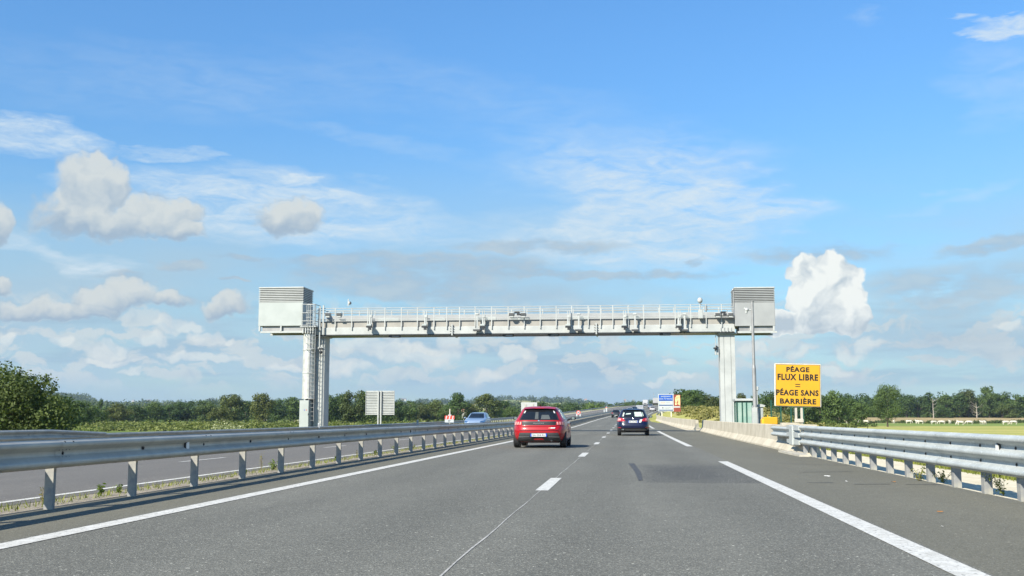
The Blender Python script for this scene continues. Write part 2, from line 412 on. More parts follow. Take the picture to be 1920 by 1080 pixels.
M_pgrey = mat('grey_panel', (0.33, 0.34, 0.335), 0.55, vscale=0.7, color2=(0.27, 0.28, 0.28), detail=7)
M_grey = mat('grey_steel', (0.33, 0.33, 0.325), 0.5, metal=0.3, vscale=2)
M_dark = mat('dark_housing', (0.035, 0.037, 0.04), 0.4, vscale=5)
M_slot = mat('louvre_gap', (0.06, 0.06, 0.06), 0.8)
M_rubber = mat('tyre_rubber', (0.018, 0.018, 0.019), 0.8, vscale=20)
M_bark = mat('bark', (0.13, 0.10, 0.075), 0.9, vscale=6, bump=0.8, bscale=20, color2=(0.06, 0.048, 0.036))
M_deadwood = mat('dead_wood', (0.40, 0.36, 0.30), 0.85, vscale=2, color2=(0.28, 0.25, 0.21))
L_dark = leaf_mat('leaves_dark', (0.022, 0.045, 0.014), (0.090, 0.145, 0.036), 0.35, warm=(0.085, 0.082, 0.026))
L_mid = leaf_mat('leaves_mid', (0.034, 0.064, 0.018), (0.125, 0.182, 0.044), 0.35, warm=(0.12, 0.115, 0.035))
L_bright = leaf_mat('leaves_bright', (0.045, 0.080, 0.015), (0.17, 0.235, 0.045), 1.2)
L_far = leaf_mat('leaves_far', (0.042, 0.068, 0.030), (0.115, 0.150, 0.060), 0.02)
L_dry = leaf_mat('dry_weeds', (0.12, 0.125, 0.035), (0.34, 0.30, 0.11), 0.5)
L_scrub = leaf_mat('scrub_leaves', (0.060, 0.088, 0.022), (0.22, 0.235, 0.07), 0.06)

# ------------------------------------------------------------------ road alignment
def rz(Y):
    if Y <= 40: return 0.0
    if Y <= 400: return 3.9e-5*(Y-40)**2
    z = 3.9e-5*360**2; s = 2*3.9e-5*360
    t = min(Y, 540)-400
    z += s*t - s/280*t*t
    if Y > 540: z -= 0.004*(Y-540)
    return z
def cx(Y):
    if Y <= 130: return 0.0
    if Y <= 480: return 1.9e-4*(Y-130)**2
    return 1.9e-4*350**2 + 2*1.9e-4*350*(Y-480)
def opp_dz(s):            # the opposite carriageway falls away from the median
    return 0.0 if s > -7.0 else -0.025*(-7.0-s)
def rp(s, Y, dz=0.0): return (s+cx(Y), Y, rz(Y)+opp_dz(s)+dz)
def ysteps(y0, y1):
    ys = []; y = y0
    while y < y1-1e-6:
        ys.append(y); y += 2.0 if y < 60 else (5.0 if y < 150 else 12.0)
    ys.append(y1); return ys
def strip(name, ss, y0, y1, dz, m_, kind='structure', parent=None):
    """sheet following the road, ss = cross positions"""
    b = MB(); ys = ysteps(y0, y1); n = len(ss)
    vs = [rp(s, y, dz) for y in ys for s in ss]
    fs = [(j*n+i, j*n+i+1, (j+1)*n+i+1, (j+1)*n+i) for j in range(len(ys)-1) for i in range(n-1)]
    b.add(vs, fs); o = b.build(name, m_, parent, fixn=False)
    if kind and not parent: o['kind'] = kind
    return o
Y0, Y1 = -8, 560
strip('road', [-5.05, -3, -1.18, 0.5, 2.32], Y0, Y1, 0.0, M_road)
strip('hard_shoulder', [2.32, 3.6, 4.72], Y0, Y1, 0.0, M_shoulder)
strip('shoulder_edge', [4.72, 5.15], 31, 78, 0.0, M_shoulder)

strip('left_margin', [-6.42, -5.05], Y0, Y1, 0.0, M_shoulder)
strip('opposite_road', [-7.05, -9, -11, -14.6, -17.6][::-1], Y0, Y1, 0.0, M_opp)
strip('median_strip', [-7.05, -6.75, -6.42], Y0, Y1, -0.004, M_gravel)
strip('gravel_verge', [4.72, 5.5, 6.25], Y0, 330, -0.012, M_sand)
strip('opposite_verge', [-19.6, -18.6, -17.6], Y0, 420, -0.01, M_gravel)

def paint(segs, name='road_marking'):
    b = MB()
    for s0, s1, y0, y1 in segs:
        ys = ysteps(y0, y1)
        vs = [rp(s, y, 0.005) for y in ys for s in (s0, s1)]
        b.add(vs, [(2*j, 2*j+1, 2*j+3, 2*j+2) for j in range(len(ys)-1)])
    o = b.build(name, M_paint, fixn=False); o['kind'] = 'structure'; return o
paint([(-4.98, -4.76, Y0, 540)], 'left_edge_line')
paint([(-1.27, -1.09, y, y+3.1) for y in [15.0+13*k for k in range(-1, 36)]], 'lane_dashes')
paint([(2.06, 2.28, -14, 25.3)] + [(2.06, 2.28, 38.3+52*k, 38.3+52*k+39) for k in range(0, 10)], 'right_edge_line')
paint([(-7.52, -7.36, Y0, 540), (-14.95, -14.75, Y0, 540)], 'opposite_edge_lines')
paint([(-11.2, -11.05, y, y+3) for y in [13.2+13*k for k in range(-1, 38)]], 'opposite_lane_dashes')
b = MB()
rs = random.Random(4)
ys = [-6+0.8*k for k in range(120)]
vs = []
for y in ys:
    w = 0.003+0.006*rs.random(); x = -1.195+0.006*math.sin(y*2.1)+0.004*rs.uniform(-1, 1)
    vs += [rp(x-w, y, 0.0035), rp(x+w, y, 0.0035)]
b.add(vs, [(2*j, 2*j+1, 2*j+3, 2*j+2) for j in range(len(ys)-1)])
o = b.build('road_joint', M_seam, fixn=False); o['kind'] = 'structure'
M_tar_shade = mat('tar_and_shade', (0.075, 0.074, 0.07), 0.7, var=0.3, vscale=12)  # tar scrapes, also the painted shadow strip along the median posts
b = MB(); b.add([(0.02, 24.0, .0042), (0.15, 24.0, .0042), (0.24, 20.4, .0042), (0.24, 17.6, .0042), (0.17, 17.5, .0042), (0.13, 20.4, .0042)], [(0, 5, 2, 1), (5, 4, 3, 2)])
for (xa, ya, L, a) in ((3.2, 20.5, 1.0, .3), (3.4, 16.9, .55, .12), (4.15, 16.9, .7, .08), (3.3, 24.2, 1.5, -.5), (2.75, 17.2, .4, .05)):
    b.add([(xa, ya, .0042), (xa+L*math.cos(a), ya+L*math.sin(a), .0042), (xa+L*math.cos(a), ya+L*math.sin(a)+.06, .0042), (xa, ya+.05, .0042)], [(0, 1, 2, 3)])
o = b.build('tar_marks', M_tar_shade, fixn=False); o['kind'] = 'structure'

# ------------------------------------------------------------------ terrain
def sm(a, b_, x):
    t = min(1, max(0, (x-a)/(b_-a))); return t*t*(3-2*t)
def field_z(x, y):
    r = math.hypot(x, y)
    z = -1.6 + 0.25*math.sin(x*0.013+1)*math.sin(y*0.011)
    z += (2.6*sm(480, 640, y) if x > 0 else 1.5*sm(470, 760, y))
    a = math.degrees(math.atan2(x, y))
    z += 15*sm(760, 1700, r) + 19*sm(1900, 3400, r)
    if r > 1000:
        g = lambda c, w: math.exp(-((a-c)/w)**2)
        z += sm(1900, 2700, r)*(16*g(azel(1000, 740)[0], 2.4) + 5*g(azel(880, 740)[0], 4) - 8*g(azel(230, 750)[0], 2.0) + 16*g(azel(130, 745)[0], 2.0) - 6*g(azel(1230, 750)[0], 5))
        z += 3*math.sin(a*1.7)*sm(1200, 2400, r) + 2*math.sin(a*4.1+2)*sm(1200, 2400, r)
        z -= 40*sm(4200, 7000, r)
    return z
def ground_z(x, y):
    s = x - cx(y) if y > 130 else x
    Yc = min(max(y, -50), 640)
    f = field_z(x, y)
    if y > 640: k = 0.0
    else: k = 1 - sm(560, 640, y)
    if k <= 0: return f
    rl = rz(Yc)
    if s >= 0:
        t = sm(8.6, 14.5 + max(0, rl)*3, s); edge = rl - 0.07
        g = edge*(1-t) + f*t
        # bank on the right beyond the signs
        bb = math.exp(-((s-17)/7.0)**2)*sm(120, 150, y)*(1-sm(255, 330, y))
        g += bb*3.3
    else:
        t = sm(20.5, 27 + max(0, rl)*3, -s); edge = rl + (0 if s > -7 else -0.025*(min(-s, 20)-7)) - 0.09
        g = edge*(1-t) + f*t
    return g*k + f*(1-k)
def build_ground():
    def mono(a): return sorted(set(round(v, 3) for v in a))
    xs = [-19.7, -18.5, -17.5, -14, -10, -7.2, -6.2, -4, 0, 3, 4.6, 5.2, 6.2, 6.8, 7.5, 8.6, 9.5, 10.5, 11.5, 12.5, 13.5, 14.5, 16, 17.5, 19, 21, 23, 25, 28, 32, 37, 43, 50, 60, 72, 86]
    xs += [-20.5, -21.5, -22.5, -23.5, -24.5, -25.5, -27, -29, -32, -36, -42, -50, -60, -72, -86]
    v = 100
    while v < 12000: xs += [v, -v]; v *= 1.16
    xs = mono(xs)
    ys = [-60, -30, -10]; y = 0
    while y < 60: ys.append(y); y += 4
    while y < 700: ys.append(y); y += 10
    while y < 12000: ys.append(y); y *= 1.035
    vs = []; n = len(xs)
    for y in ys:
        c = cx(y) if y <= 640 else cx(640)*max(0, 1-(y-640)/600)
        for x in xs:
            k = max(0.0, 1-abs(x)/600.0)
            X = x + c*k if abs(x) < 600 else x
            vs.append((X, y, ground_z(X, y)))
    fs = [(j*n+i, j*n+i+1, (j+1)*n+i+1, (j+1)*n+i) for j in range(len(ys)-1) for i in range(n-1)]
    m_ = bpy.data.materials.new('grassland'); m_.use_nodes = True; N = NT(m_.node_tree)
    bs = N.n['Principled BSDF']; tc = N.new('ShaderNodeTexCoord').outputs['Object']
    sp = N.new('ShaderNodeSeparateXYZ'); N.put(sp.inputs[0], tc)
    wob = N.m('MULTIPLY', N.m('SUBTRACT', N.noise(tc, 0.02, 4, 0.6), 0.5), 70)
    X = sp.outputs[0]; Yv = N.m('ADD', sp.outputs[1], wob)
    fine = N.noise(tc, 1.1, 8, 0.68); mid = N.noise(tc, 0.07, 5, 0.6)
    green = N.mix(N.step(mid, .3, .7), (0.12, 0.17, 0.038), (0.21, 0.25, 0.06))
    stripe = N.noise(N.v('MULTIPLY', tc, (0.004, 0.055, 1)), 1.0, 4, 0.55)
    yel = N.mix(N.step(stripe, .35, .65), (0.46, 0.41, 0.14), (0.31, 0.33, 0.085))
    brown = N.mix(N.step(mid, .3, .7), (0.33, 0.25, 0.12), (0.42, 0.33, 0.18))
    verge = N.mix(N.step(mid, .35, .65), (0.10, 0.13, 0.03), (0.20, 0.20, 0.06))
    right = N.mix(N.step(Yv, 60, 110), verge, yel)
    right = N.mix(N.step(Yv, 330, 400), right, (0.19, 0.25, 0.06))
    right = N.mix(N.step(Yv, 500, 530), right, brown)
    right = N.mix(N.step(Yv, 690, 740), right, green)
    left = N.mix(N.step(Yv, 120, 230), verge, green)
    left = N.mix(N.m('MULTIPLY', N.step(stripe, .52, .58), 0.7), left, (0.24, 0.235, 0.075))
    c = N.mix(N.step(X, -10, 10), left, right)
    farf = N.new('ShaderNodeTexVoronoi'); farf.inputs['Scale'].default_value = 0.004; N.put(farf.inputs['Vector'], tc)
    fc = N.new('ShaderNodeSeparateColor'); N.l.new(farf.outputs['Color'], fc.inputs[0])
    patch = N.mix(N.step(fc.outputs[0], .45, .55), (0.14, 0.19, 0.06), (0.34, 0.32, 0.14))
    c = N.mix(N.step(sp.outputs[1], 800, 1000), c, patch)
    c = N.mix(N.m('MULTIPLY', N.step(fine, 0.35, 0.68), 0.45), c, N.mix(1.0, c, (0.45, 0.5, 0.4), 'MULTIPLY'))
    N.put(bs.inputs['Base Color'], c); bs.inputs['Roughness'].default_value = 0.95; bs.inputs['Specular IOR Level'].default_value = 0.1
    bp = N.new('ShaderNodeBump'); bp.inputs['Strength'].default_value = 0.9; bp.inputs['Distance'].default_value = 0.25
    N.put(bp.inputs['Height'], N.noise(tc, 0.8, 8, 0.7)); N.l.new(bp.outputs[0], bs.inputs['Normal'])
    b = MB(); b.add(vs, fs); o = b.build('ground', m_, fixn=False); o['kind'] = 'structure'
    smooth_mesh(o.data, True)
build_ground()

# ------------------------------------------------------------------ guard rails
def sweep(profile, s_of, ys, dz=0.0, side=1):
    """profile: list of (depth toward the road, height); side=+1 faces +x, -1 faces -x"""
    vs = []; n = len(profile)
    for y in ys:
        for d, h in profile:
            x, yy, z = rp(s_of(y), y, 0); vs.append((x+side*d, yy, z+h+dz))
    fs = [(j*n+i, j*n+i+1, (j+1)*n+i+1, (j+1)*n+i) for j in range(len(ys)-1) for i in range(n-1)]
    return vs, fs
def wprof(h0, nw=1):
    """outline of a rolled beam with nw+1 crests starting at height h0"""
    P = [(0.022, h0), (0.028, h0+0.006), (0.075, h0+0.028), (0.084, h0+0.040), (0.084, h0+0.072), (0.075, h0+0.085)]
    h = h0+0.085
    for k in range(nw):
        P += [(0.010, h+0.042), (0.003, h+0.052), (0.003, h+0.092), (0.010, h+0.102), (0.075, h+0.140), (0.084, h+0.152), (0.084, h+0.184), (0.075, h+0.196)]
        h += 0.196
    P += [(0.028, h+0.016), (0.022, h+0.026)]
    return P
def solid(P, t=0.004):
    return P + [(d-t, h) for d, h in reversed(P)]
def rail_posts(parent, s, ys, h, side, wid=0.10, dep=0.055, mt=None, most=98):
    """C-section posts; the nearest ones are parts, the rest one object"""
    rest = MB(); me = None
    pr = [(-wid/2, 0), (wid/2, 0), (wid/2, -dep), (wid/2-.02, -dep), (wid/2-.02, -dep+.006), (wid/2-.006, -dep+.006), (wid/2-.006, -.006), (-wid/2+.006, -.006), (-wid/2+.006, -dep+.006), (-wid/2+.02, -dep+.006), (-wid/2+.02, -dep), (-wid/2, -dep)]
    pr = [(a, -q-dep*.5) for a, q in pr]
    # open side looks along the road; wide web faces the traffic
    base = MB().prism([(side*(-0.03)+p[0], p[1]) for p in pr], -0.25, h, 'z')
    base.box(.016, .093, -.048, .048, h-.2, h-.005)
    for i, y in enumerate(ys):
        x, yy, z = rp(s, y)
        if i < most:
            if me is None:
                o = base.build('post', mt or M_zincd, parent); me = o.data
            else:
                o = bpy.data.objects.new('post', me); COL.objects.link(o); o.parent = parent
            o.location = (x, yy, z)
        else: rest.add([(v[0]+x, v[1]+yy, v[2]+z) for v in base.v], base.f)
    if rest.v: tag(rest.build('post', mt or M_zincd, parent), kind='stuff')
def add_beam(b, P, s_of, y0, y1, side, step=2.0, lap=4.0, phase=0.0):
    ys = []; y = y0
    while y < y1: ys.append(y); y += step if y < 130 else step*4
    ys.append(y1)
    vs, fs = sweep(solid(P), s_of, ys, 0, side); n = len(P)*2
    fs += [(j*n+n-1, j*n, (j+1)*n, (j+1)*n+n-1) for j in range(len(ys)-1)]
    b.add(vs, fs)
    # overlapping lap plates at each beam joint
    y = phase
    while y < min(y1, 120):
        if y > y0:
            vs, fs = sweep([(d+.004, h) for d, h in P], s_of, [y-.16, y+.16], 0, side); b.add(vs, fs)
        y += lap
def bolts(b, s_of, ys, heights, side, d0=0.006, r=0.013):
    for y in ys:
        for h in heights:
            x, yy, z = rp(s_of(y), y); b.tube((x+side*(d0-.004), yy, z+h), (x+side*(d0+.012), yy, z+h), r, r, 6)
            b.tube((x+side*(d0-.002), yy, z+h), (x+side*(d0+.002), yy, z+h), r*1.9, r*1.9, 8)

# near median rail
SL = -6.20
g = empty('guard_rail', (0, 0, 0), 'long single-beam steel guard rail on the median, passing left of the red car', 'guard rail')
b = MB(); add_beam(b, wprof(0.455), lambda y: SL, -4, 420, 1, phase=-.6); yp = [3.4+2*k for k in range(190)]
rail_posts(g, SL-.09, yp, 0.74, 1)
add_beam(b, wprof(0.455), lambda y: SL-.41, -4, 420, -1, phase=-.6); b.cur = 1; bolts(b, lambda y: SL, [y for y in yp if y < 90], [0.61], 1)
for y in [-0.6+4*k for k in range(14)]:
    for dy in (-.11, -.04, .04, .11):
        for h in (.565, .655):
            x, yy, z = rp(SL, y+dy); b.tube((x+.012, yy, z+h), (x+.03, yy, z+h), .012, .012, 6)
    for dy in (-.09, .09):
        x, yy, z = rp(SL, y+dy); b.tube((x+.07, yy, z+.722), (x+.078, yy, z+.742), .012, .012, 6)
b.build('beam', [M_zinc, M_dark], g, smooth=50)
M_refl = mat('reflector_white', (0.82, 0.83, 0.80), 0.3, var=0.03)
def reflector(parent, s, y, h, side):
    x, yy, z = rp(s, y)
    f = MB().prism([(yy-.055, z+h-.05), (yy+.065, z+h-.075), (yy+.065, z+h+.075), (yy-.055, z+h+.04)], x+side*.006, x+side*.03, 'x').build('reflector', M_dark, parent)
    f2 = MB().prism([(yy-.04, z+h-.038), (yy+.055, z+h-.062), (yy+.055, z+h+.062), (yy-.04, z+h+.03)], x+side*.028, x+side*.036, 'x').build('lens', M_refl, f)
for y in (14.75, 30.75, 46.75, 62.75): reflector(g, SL, y, 0.61, 1)

# far rail beyond the opposite carriageway, with a raised near section
SF = -18.05
g2 = empty('guard_rail', (0, 0, 0), 'low steel guard rail on the far side of the opposite carriageway', 'guard rail')
b = MB(); add_beam(b, wprof(0.44), lambda y: SF, 30, 430, 1); b.build('beam', M_zinc, g2, smooth=50)
rail_posts(g2, SF-.09, [31+2*k for k in range(150)], 0.68, 1)
g3 = empty('guard_rail', (0, 0, 0), 'raised end piece of guard rail sloping down at the left edge below the big bush', 'guard rail')
b = MB()
P = wprof(0.60)
ys = [8, 16, 24, 32.2, 34.2, 35.8]; vs = []; n = len(P)*2
for y in ys:
    dr = 0 if y <= 32.3 else (0.13*(y-32.2)/3.6)
    for d, h in solid(P):
        x, yy, z = rp(SF+.1, y); vs.append((x+d, yy, z+h-dr))
fs = [(j*n+i, j*n+(i+1) % n, (j+1)*n+(i+1) % n, (j+1)*n+i) for j in range(len(ys)-1) for i in range(n)]
b.add(vs, fs); b.build('beam', M_zinc, g3, smooth=50)
rail_posts(g3, SF+.01, [9+2*k for k in range(13)], 0.80, 1)

# right rail: three-crested beam on close posts
SR = 4.68
g4 = empty('guard_rail', (0, 0, 0), 'tall triple-crested steel guard rail on closely spaced posts in the right foreground', 'guard rail')
b = MB(); add_beam(b, wprof(0.285, 2), lambda y: SR+.0045*max(0, y-24), -2, 30.2, -1, step=1.333, phase=1.0)
yr = [13.72+1.333*k for k in range(-10, 13)]
beam4 = b
def place_posts(par):
    me = None
    for i, y in enumerate(yr):
        x, yy, z = rp(SR, y)
        if me is None:
            q = MB()
            q.box(-.004, .05, -.05, -.043, -.2, .74); q.box(-.004, .004, -.043, .05, -.2, .74); q.box(.044, .05, -.043, -.02, -.2, .74)
            # web facing the driver
            q.box(-.058, .05, -.060, -.0505, -.2, .74)
            q.box(-.058, -.05, -.0505, .06, -.2, .74)
            o = q.build('post', M_zincd, par); me = o.data
        else:
            o = bpy.data.objects.new('post', me); COL.objects.link(o); o.parent = par
        o.location = (x+.06, yy, z)
place_posts(g4)
b = beam4; b.cur = 1; bolts(b, lambda y: SR+.0045*max(0, y-24), [y for y in yr], [0.435, 0.63], -1); b.build('beam', [M_zincr, M_dark], g4, smooth=50)
reflector(g4, SR, 14.3, 0.62, -1)
# connection: tapering box joint and the beam end that laps the concrete wall
b = MB()
for zz in (0.34, 0.535, 0.73): 
    b.prism([(30.0, zz-.07), (31.2, zz-.085), (32.2, zz-.05), (32.2, zz+.05), (31.2, zz+.075), (30.0, zz+.04)], SR-.075, SR-.03, 'x')
b.box(SR-.11, SR+.12, 30.9, 31.5, .22, .79, bev=.03)
b.build('end_connector', M_zincr, g4)
b = MB(); add_beam(b, wprof(0.42, 1), lambda y: SR+.03+.004*(y-31), 31.4, 36.0, -1, step=1.0, phase=100); b.build('end_beam', M_zincr, g4, smooth=50)
b = MB(); b.prism([(4.40, 28.6), (4.66, 28.6), (4.74, 31.8), (4.38, 32.4)], -.01, .05, 'z'); b.build('foot_plate', M_zinc, g4)

# ------------------------------------------------------------------ concrete barriers
def barrier(name, label, sf, y0, y1, h=0.80, flare=None, ends=None):
    g = None
    prof = [(-.30, 0), (-.30, .08), (-.13, .30), (-.09, h-.02), (-.075, h), (.075, h), (.09, h-.02), (.13, .30), (.30, .08), (.30, 0)]
    ys = []; y = y0
    while y < y1: ys.append(y); y += 1.5 if y < y0+4 else (4.0 if y < 120 else 8.0)
    ys.append(y1); vs = []; n = len(prof)
    for y in ys:
        s = sf(y); ea = ends(y) if ends else 1.0
        for d, hh in prof:
            x, yy, z = rp(s, y); 
            # near end: foot runs out flat, leaning face
            vs.append((x+d*(1+.25*(1-ea)), yy, z-.03+hh*ea))
    b = MB()
    fs = [(j*n+i, j*n+(i+1) % n, (j+1)*n+(i+1) % n, (j+1)*n+i) for j in range(len(ys)-1) for i in range(n)]
    fs += [tuple(range(n)), tuple(range((len(ys)-1)*n+n-1, (len(ys)-1)*n-1, -1))]
    b.add(vs, fs)
    return tag(b.build(name, M_concrete), label, 'barrier')
strip('post_foot_shadow', [-6.45, -6.40], -6, 120, 0.003, M_tar_shade)  # rail shadow line at the post feet, painted as a thin dark strip
barrier('concrete_barrier', 'pale concrete barrier wall between the steel rail on the right and the white gantry column', lambda y: 4.98+.0085*(y-31)+.0*y, 29.6, 77.5, .80, ends=lambda y: 0.32+0.68*sm(29.6, 34.5, y))
barrier('concrete_barrier', 'farther concrete barrier wall curving away below the blue payment sign', lambda y: 5.12-.0105*(y-80)+(0.04*(y-160)**2/10 if y > 160 else 0), 80.5, 172, ends=lambda y: 1-0.5*sm(168, 172, y))
g5 = empty('guard_rail', (0, 0, 0), 'distant steel guard rail following the right hand bend behind the blue sign', 'guard rail')
b = MB(); add_beam(b, wprof(0.44), lambda y: 4.35+.55*sm(170, 230, y), 171, 430, -1); b.build('beam', M_zinc, g5, smooth=50)
rail_posts(g5, 5.0, [230+4*k for k in range(55)], 0.68, -1)
# low concrete strip at the foot of the near wall and debris on the shoulder
strip('barrier_footing', [4.35, 4.72, 5.3], 78, 122, 0.004, M_concrete)
strip('barrier_footing', [4.72, 4.95], 122, 150, 0.004, M_concrete)
M_leaf = mat('dry_leaf', (0.30, 0.13, 0.03), 0.7); M_bit = mat('white_scrap', (0.75, 0.74, 0.7), 0.6)
def litter(name, px, py, label, cat, m_, w):
    d = ray(px, py); t = -EYE/d.z; x, y = d.x*t, d.y*t
    r = random.Random(px); b = MB(); n = 9
    vs = [(w*.15*r.uniform(-1, 1), 0, .018)]
    for k in range(n):
        a = 2*math.pi*k/n; q = w*r.uniform(.5, 1)
        vs.append((q*math.cos(a), q*.7*math.sin(a), .005+.014*r.random()))
    b.add(vs, [(0, 1+k, 1+(k+1) % n) for k in range(n)])
    o = b.build(name, m_, loc=(x, y, 0.004)); tag(o, label, cat)
litter('dry_leaf', 1764, 962, 'small curled brown leaf lying on the hard shoulder near the lower right', 'leaf', M_leaf, .05)
litter('dry_leaf', 1676, 905, 'brown leaf lying farther up the hard shoulder near the rail posts', 'leaf', M_leaf, .05)
litter('paper_scrap', 1552, 894, 'crumpled white scrap on the hard shoulder beside the dark patch', 'litter', M_bit, .07)
litter('paper_scrap', 1587, 904, 'tiny white crumb of litter to the right of the crumpled scrap', 'litter', M_bit, .03)
litter('paper_scrap', 1766, 990, 'tiny white crumb of litter below the brown leaf', 'litter', M_bit, .02)

# ------------------------------------------------------------------ gantry
GY = 70.0
def gx(px, py=600, Y=GY): return pt(px, py, Y).x
def gz(py, px=960, Y=GY): return pt(px, py, Y).z
def build_gantry():
    G = empty('toll_gantry', (gx(586), GY, 0), 'white steel toll gantry spanning both carriageways with louvred cabins at its ends', 'gantry')
    ox, oy = gx(586), GY
    def B(b, name, m_, parent=G, **k):
        # vertices are written in world coordinates; store them relative to the gantry foot
        off = Vector((ox, oy, 0))
        b.v = [tuple(Vector(p)-off) for p in b.v]
        return b.build(name, m_, parent, **k)
    zb, zt = gz(625, 1000), gz(611, 1000)             # lower box
    xL, xR = gx(487), gx(1451)
    xc0, xc1 = gx(606, 600), gx(1380, 600)
    # girder
    b = MB(); b.box(xc0-.9, xc1-.1, GY, GY+2.0, zb, zt, bev=.02)
    b.box(xc0-.9, xc1-.1, GY+2.02, GY+2.06, zb-.05, zb+.05)
    B(b, 'girder', M_white)
    zw = gz(587, 1000)
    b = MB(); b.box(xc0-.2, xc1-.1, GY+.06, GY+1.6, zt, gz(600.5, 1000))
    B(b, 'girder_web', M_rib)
    b = MB(); b.box(xc0-.2, xc1-.1, GY+1.75, GY+1.80, gz(600, 1000), gz(584.5, 1000))
    B(b, 'rear_panel', M_pgrey)
    b = MB(); b.box(xc0-.9, xc1-.1, GY-.02, GY-.003, zb-.035, zb+.02); b.box(xc0-.9, xc1-.1, GY-.03, GY+2.02, zb-.05, zb-.036); B(b, 'bottom_flange', M_dark)
    # flange joints
    for px in (848, 1118):
        x = gx(px); b = MB(); b.box(x-.05, x+.05, GY-.08, GY+2.08, zb-.10, gz(607, 1000), bev=.01)
        f = B(b, 'joint_flange', M_white); q = MB()
        for k in range(4):
            for dx in (-.09, .09):
                z = zb+.02+k*.16; q.tube((x+dx-.035, GY-.05, z), (x+dx+.035, GY-.05, z), .022, .022, 6)
        off = Vector((ox, oy, 0)); q.v = [tuple(Vector(p)-off) for p in q.v]; q.build('bolts', M_dark, f)
    # walkway railings front and back
    for yy, nm in ((GY-.06, 'railing'), (GY+2.0, 'railing')):
        b = MB()
        for py in (574.5, 578.5, 583.5, 595.5, 598): 
            z = gz(py, 1000); b.tube((xc0-.4, yy, z), (xc1-.1, yy, z), .022, .022, 6)
        pxs = [598, 629, 660, 690, 722, 753, 783, 814, 838, 862, 891, 922, 953, 983, 1013, 1043, 1072, 1103, 1126, 1149, 1178, 1207, 1237, 1266, 1295, 1324, 1353]
        for px in pxs:
            x = gx(px); b.box(x-.03, x+.03, yy-.025, yy+.025, gz(616, 1000) if yy < GY else gz(600, 1000), gz(574, 1000))
            if yy < GY: b.box(x-.03, x+.03, yy+.0, GY+.02, gz(612, 1000), gz(609, 1000))
        B(b, nm, M_white)
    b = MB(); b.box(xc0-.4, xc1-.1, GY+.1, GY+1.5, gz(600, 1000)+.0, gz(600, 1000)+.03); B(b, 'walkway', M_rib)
    rs2 = random.Random(6)
    for px in (718, 818, 905, 975, 1088, 1190, 1290):
        x = gx(px); b = MB(); b.box(x-.35-rs2.random()*.5, x+.3+rs2.random()*.5, GY+1.72, GY+1.745, gz(599, 1000)+.02, zw-.03*rs2.random()*5); B(b, 'panel', M_whiteb)
    # cabins
    def cabin(px0, px1, shade, sup, M_whiteb=M_whiteb, M_lv=M_white):
        Yc = GY-.35
        x0, x1 = gx(px0, 580, Yc), gx(px1, 580, Yc); z0, z1 = gz(611.5, px0, Yc), gz(538.5, px0, Yc); zl = gz(567.5, px0, Yc)
        b = MB(); b.box(x0, x1, Yc, Yc+2.3, z0, zl, bev=.015); c = B(b, 'cabin', M_whiteb)
        b = MB(); b.box(x0+.06, x1-.06, Yc+.06, Yc+2.24, zl, z1-.10); o1 = B(b, 'louvre_core', M_slot, c)
        b = MB(); n = 8; H = (z1-.10-zl)/n
        for k in range(n):
            z = zl+H*k
            pr = [(0, 0), (0, .035), (-.0, .035), (.0, H*.62), (.055, H*.62), (.055, H*.50)]
            b.box(x0-.01, x1+.01, Yc-.01, Yc+.05, z+.015, z+H*.66)
            b.box(x0-.01, x0+.05, Yc+.05, Yc+2.27, z+.015, z+H*.66); b.box(x1-.05, x1+.01, Yc+.05, Yc+2.27, z+.015, z+H*.66)
        B(b, 'louvres', M_lv, c)
        b = MB(); b.box(x0-.03, x1+.03, Yc-.03, Yc+2.33, z1-.10, z1, bev=.02); B(b, 'cabin_roof', M_white, c)
        # support frame below
        zs = gz(624.5, px0, Yc)
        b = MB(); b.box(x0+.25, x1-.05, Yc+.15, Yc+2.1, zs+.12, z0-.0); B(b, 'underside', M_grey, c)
        b = MB(); b.box(x0+.15, x1+.1, Yc+.02, Yc+.15, zs, zs+.12); b.box(x0+.15, x1+.1, Yc+2.1, Yc+2.2, zs, zs+.12)
        for x in sup: b.box(x-.05, x+.05, Yc-.0, Yc+.12, zs+.12, z0)
        B(b, 'cabin_support', M_white, c)
        return x0, x1, z0, z1
    a0, a1, az0, az1 = cabin(485, 568, 0, [gx(490), gx(530)])
    b0, b1, bz0, bz1 = cabin(1378, 1453, 0, [gx(1406), gx(1449)], M_pgrey, M_pgrey)
    # left column: fluted box column, round cable shroud, lower cabinet
    cx0, cx1 = gx(586, 700), gx(606, 700); sx_ = gx(577, 700)
    b = MB(); b.box(cx0, cx1, GY+.3, GY+1.5, -1.2, zb, bev=.03)
    b.box(sx_-.35, cx0+.05, GY+.45, GY+.6, -1.2, zb-.1)
    for k in range(3):
        x = cx0+.12+k*.22; b.box(x, x+.07, GY+.25, GY+.31, -1.2, zb-.1)
    b.box(cx0-.1, cx1+.1, GY+.1, GY+1.7, zb-.12, zb-.05)
    B(b, 'column', M_white)
    sx = gx(577.5, 700, GY-.1); r = (gx(589, 700)-gx(566, 700))/2
    zs0, zs1 = gz(748, 577), gz(627, 577)
    b = MB(); b.tube((sx, GY+.1, zs0), (sx, GY+.1, zs1), r, r, 32)
    for py in (657, 700, 748):
        z = gz(py, 577); b.tube((sx, GY+.1, z), (sx, GY+.1, z+.06), r+.03, r+.03, 32)
    B(b, 'cable_shroud', mat('bright_metal', (0.66, 0.65, 0.61), 0.4, metal=0.45, vscale=3, color2=(0.5, 0.49, 0.45)), smooth=40)
    b = MB(); b.box(sx-r+.0, sx+r-.22, GY-.45, GY+.5, -1.2, zs0-.1, bev=.015)
    cab = B(b, 'control_cabinet', M_whiteb)
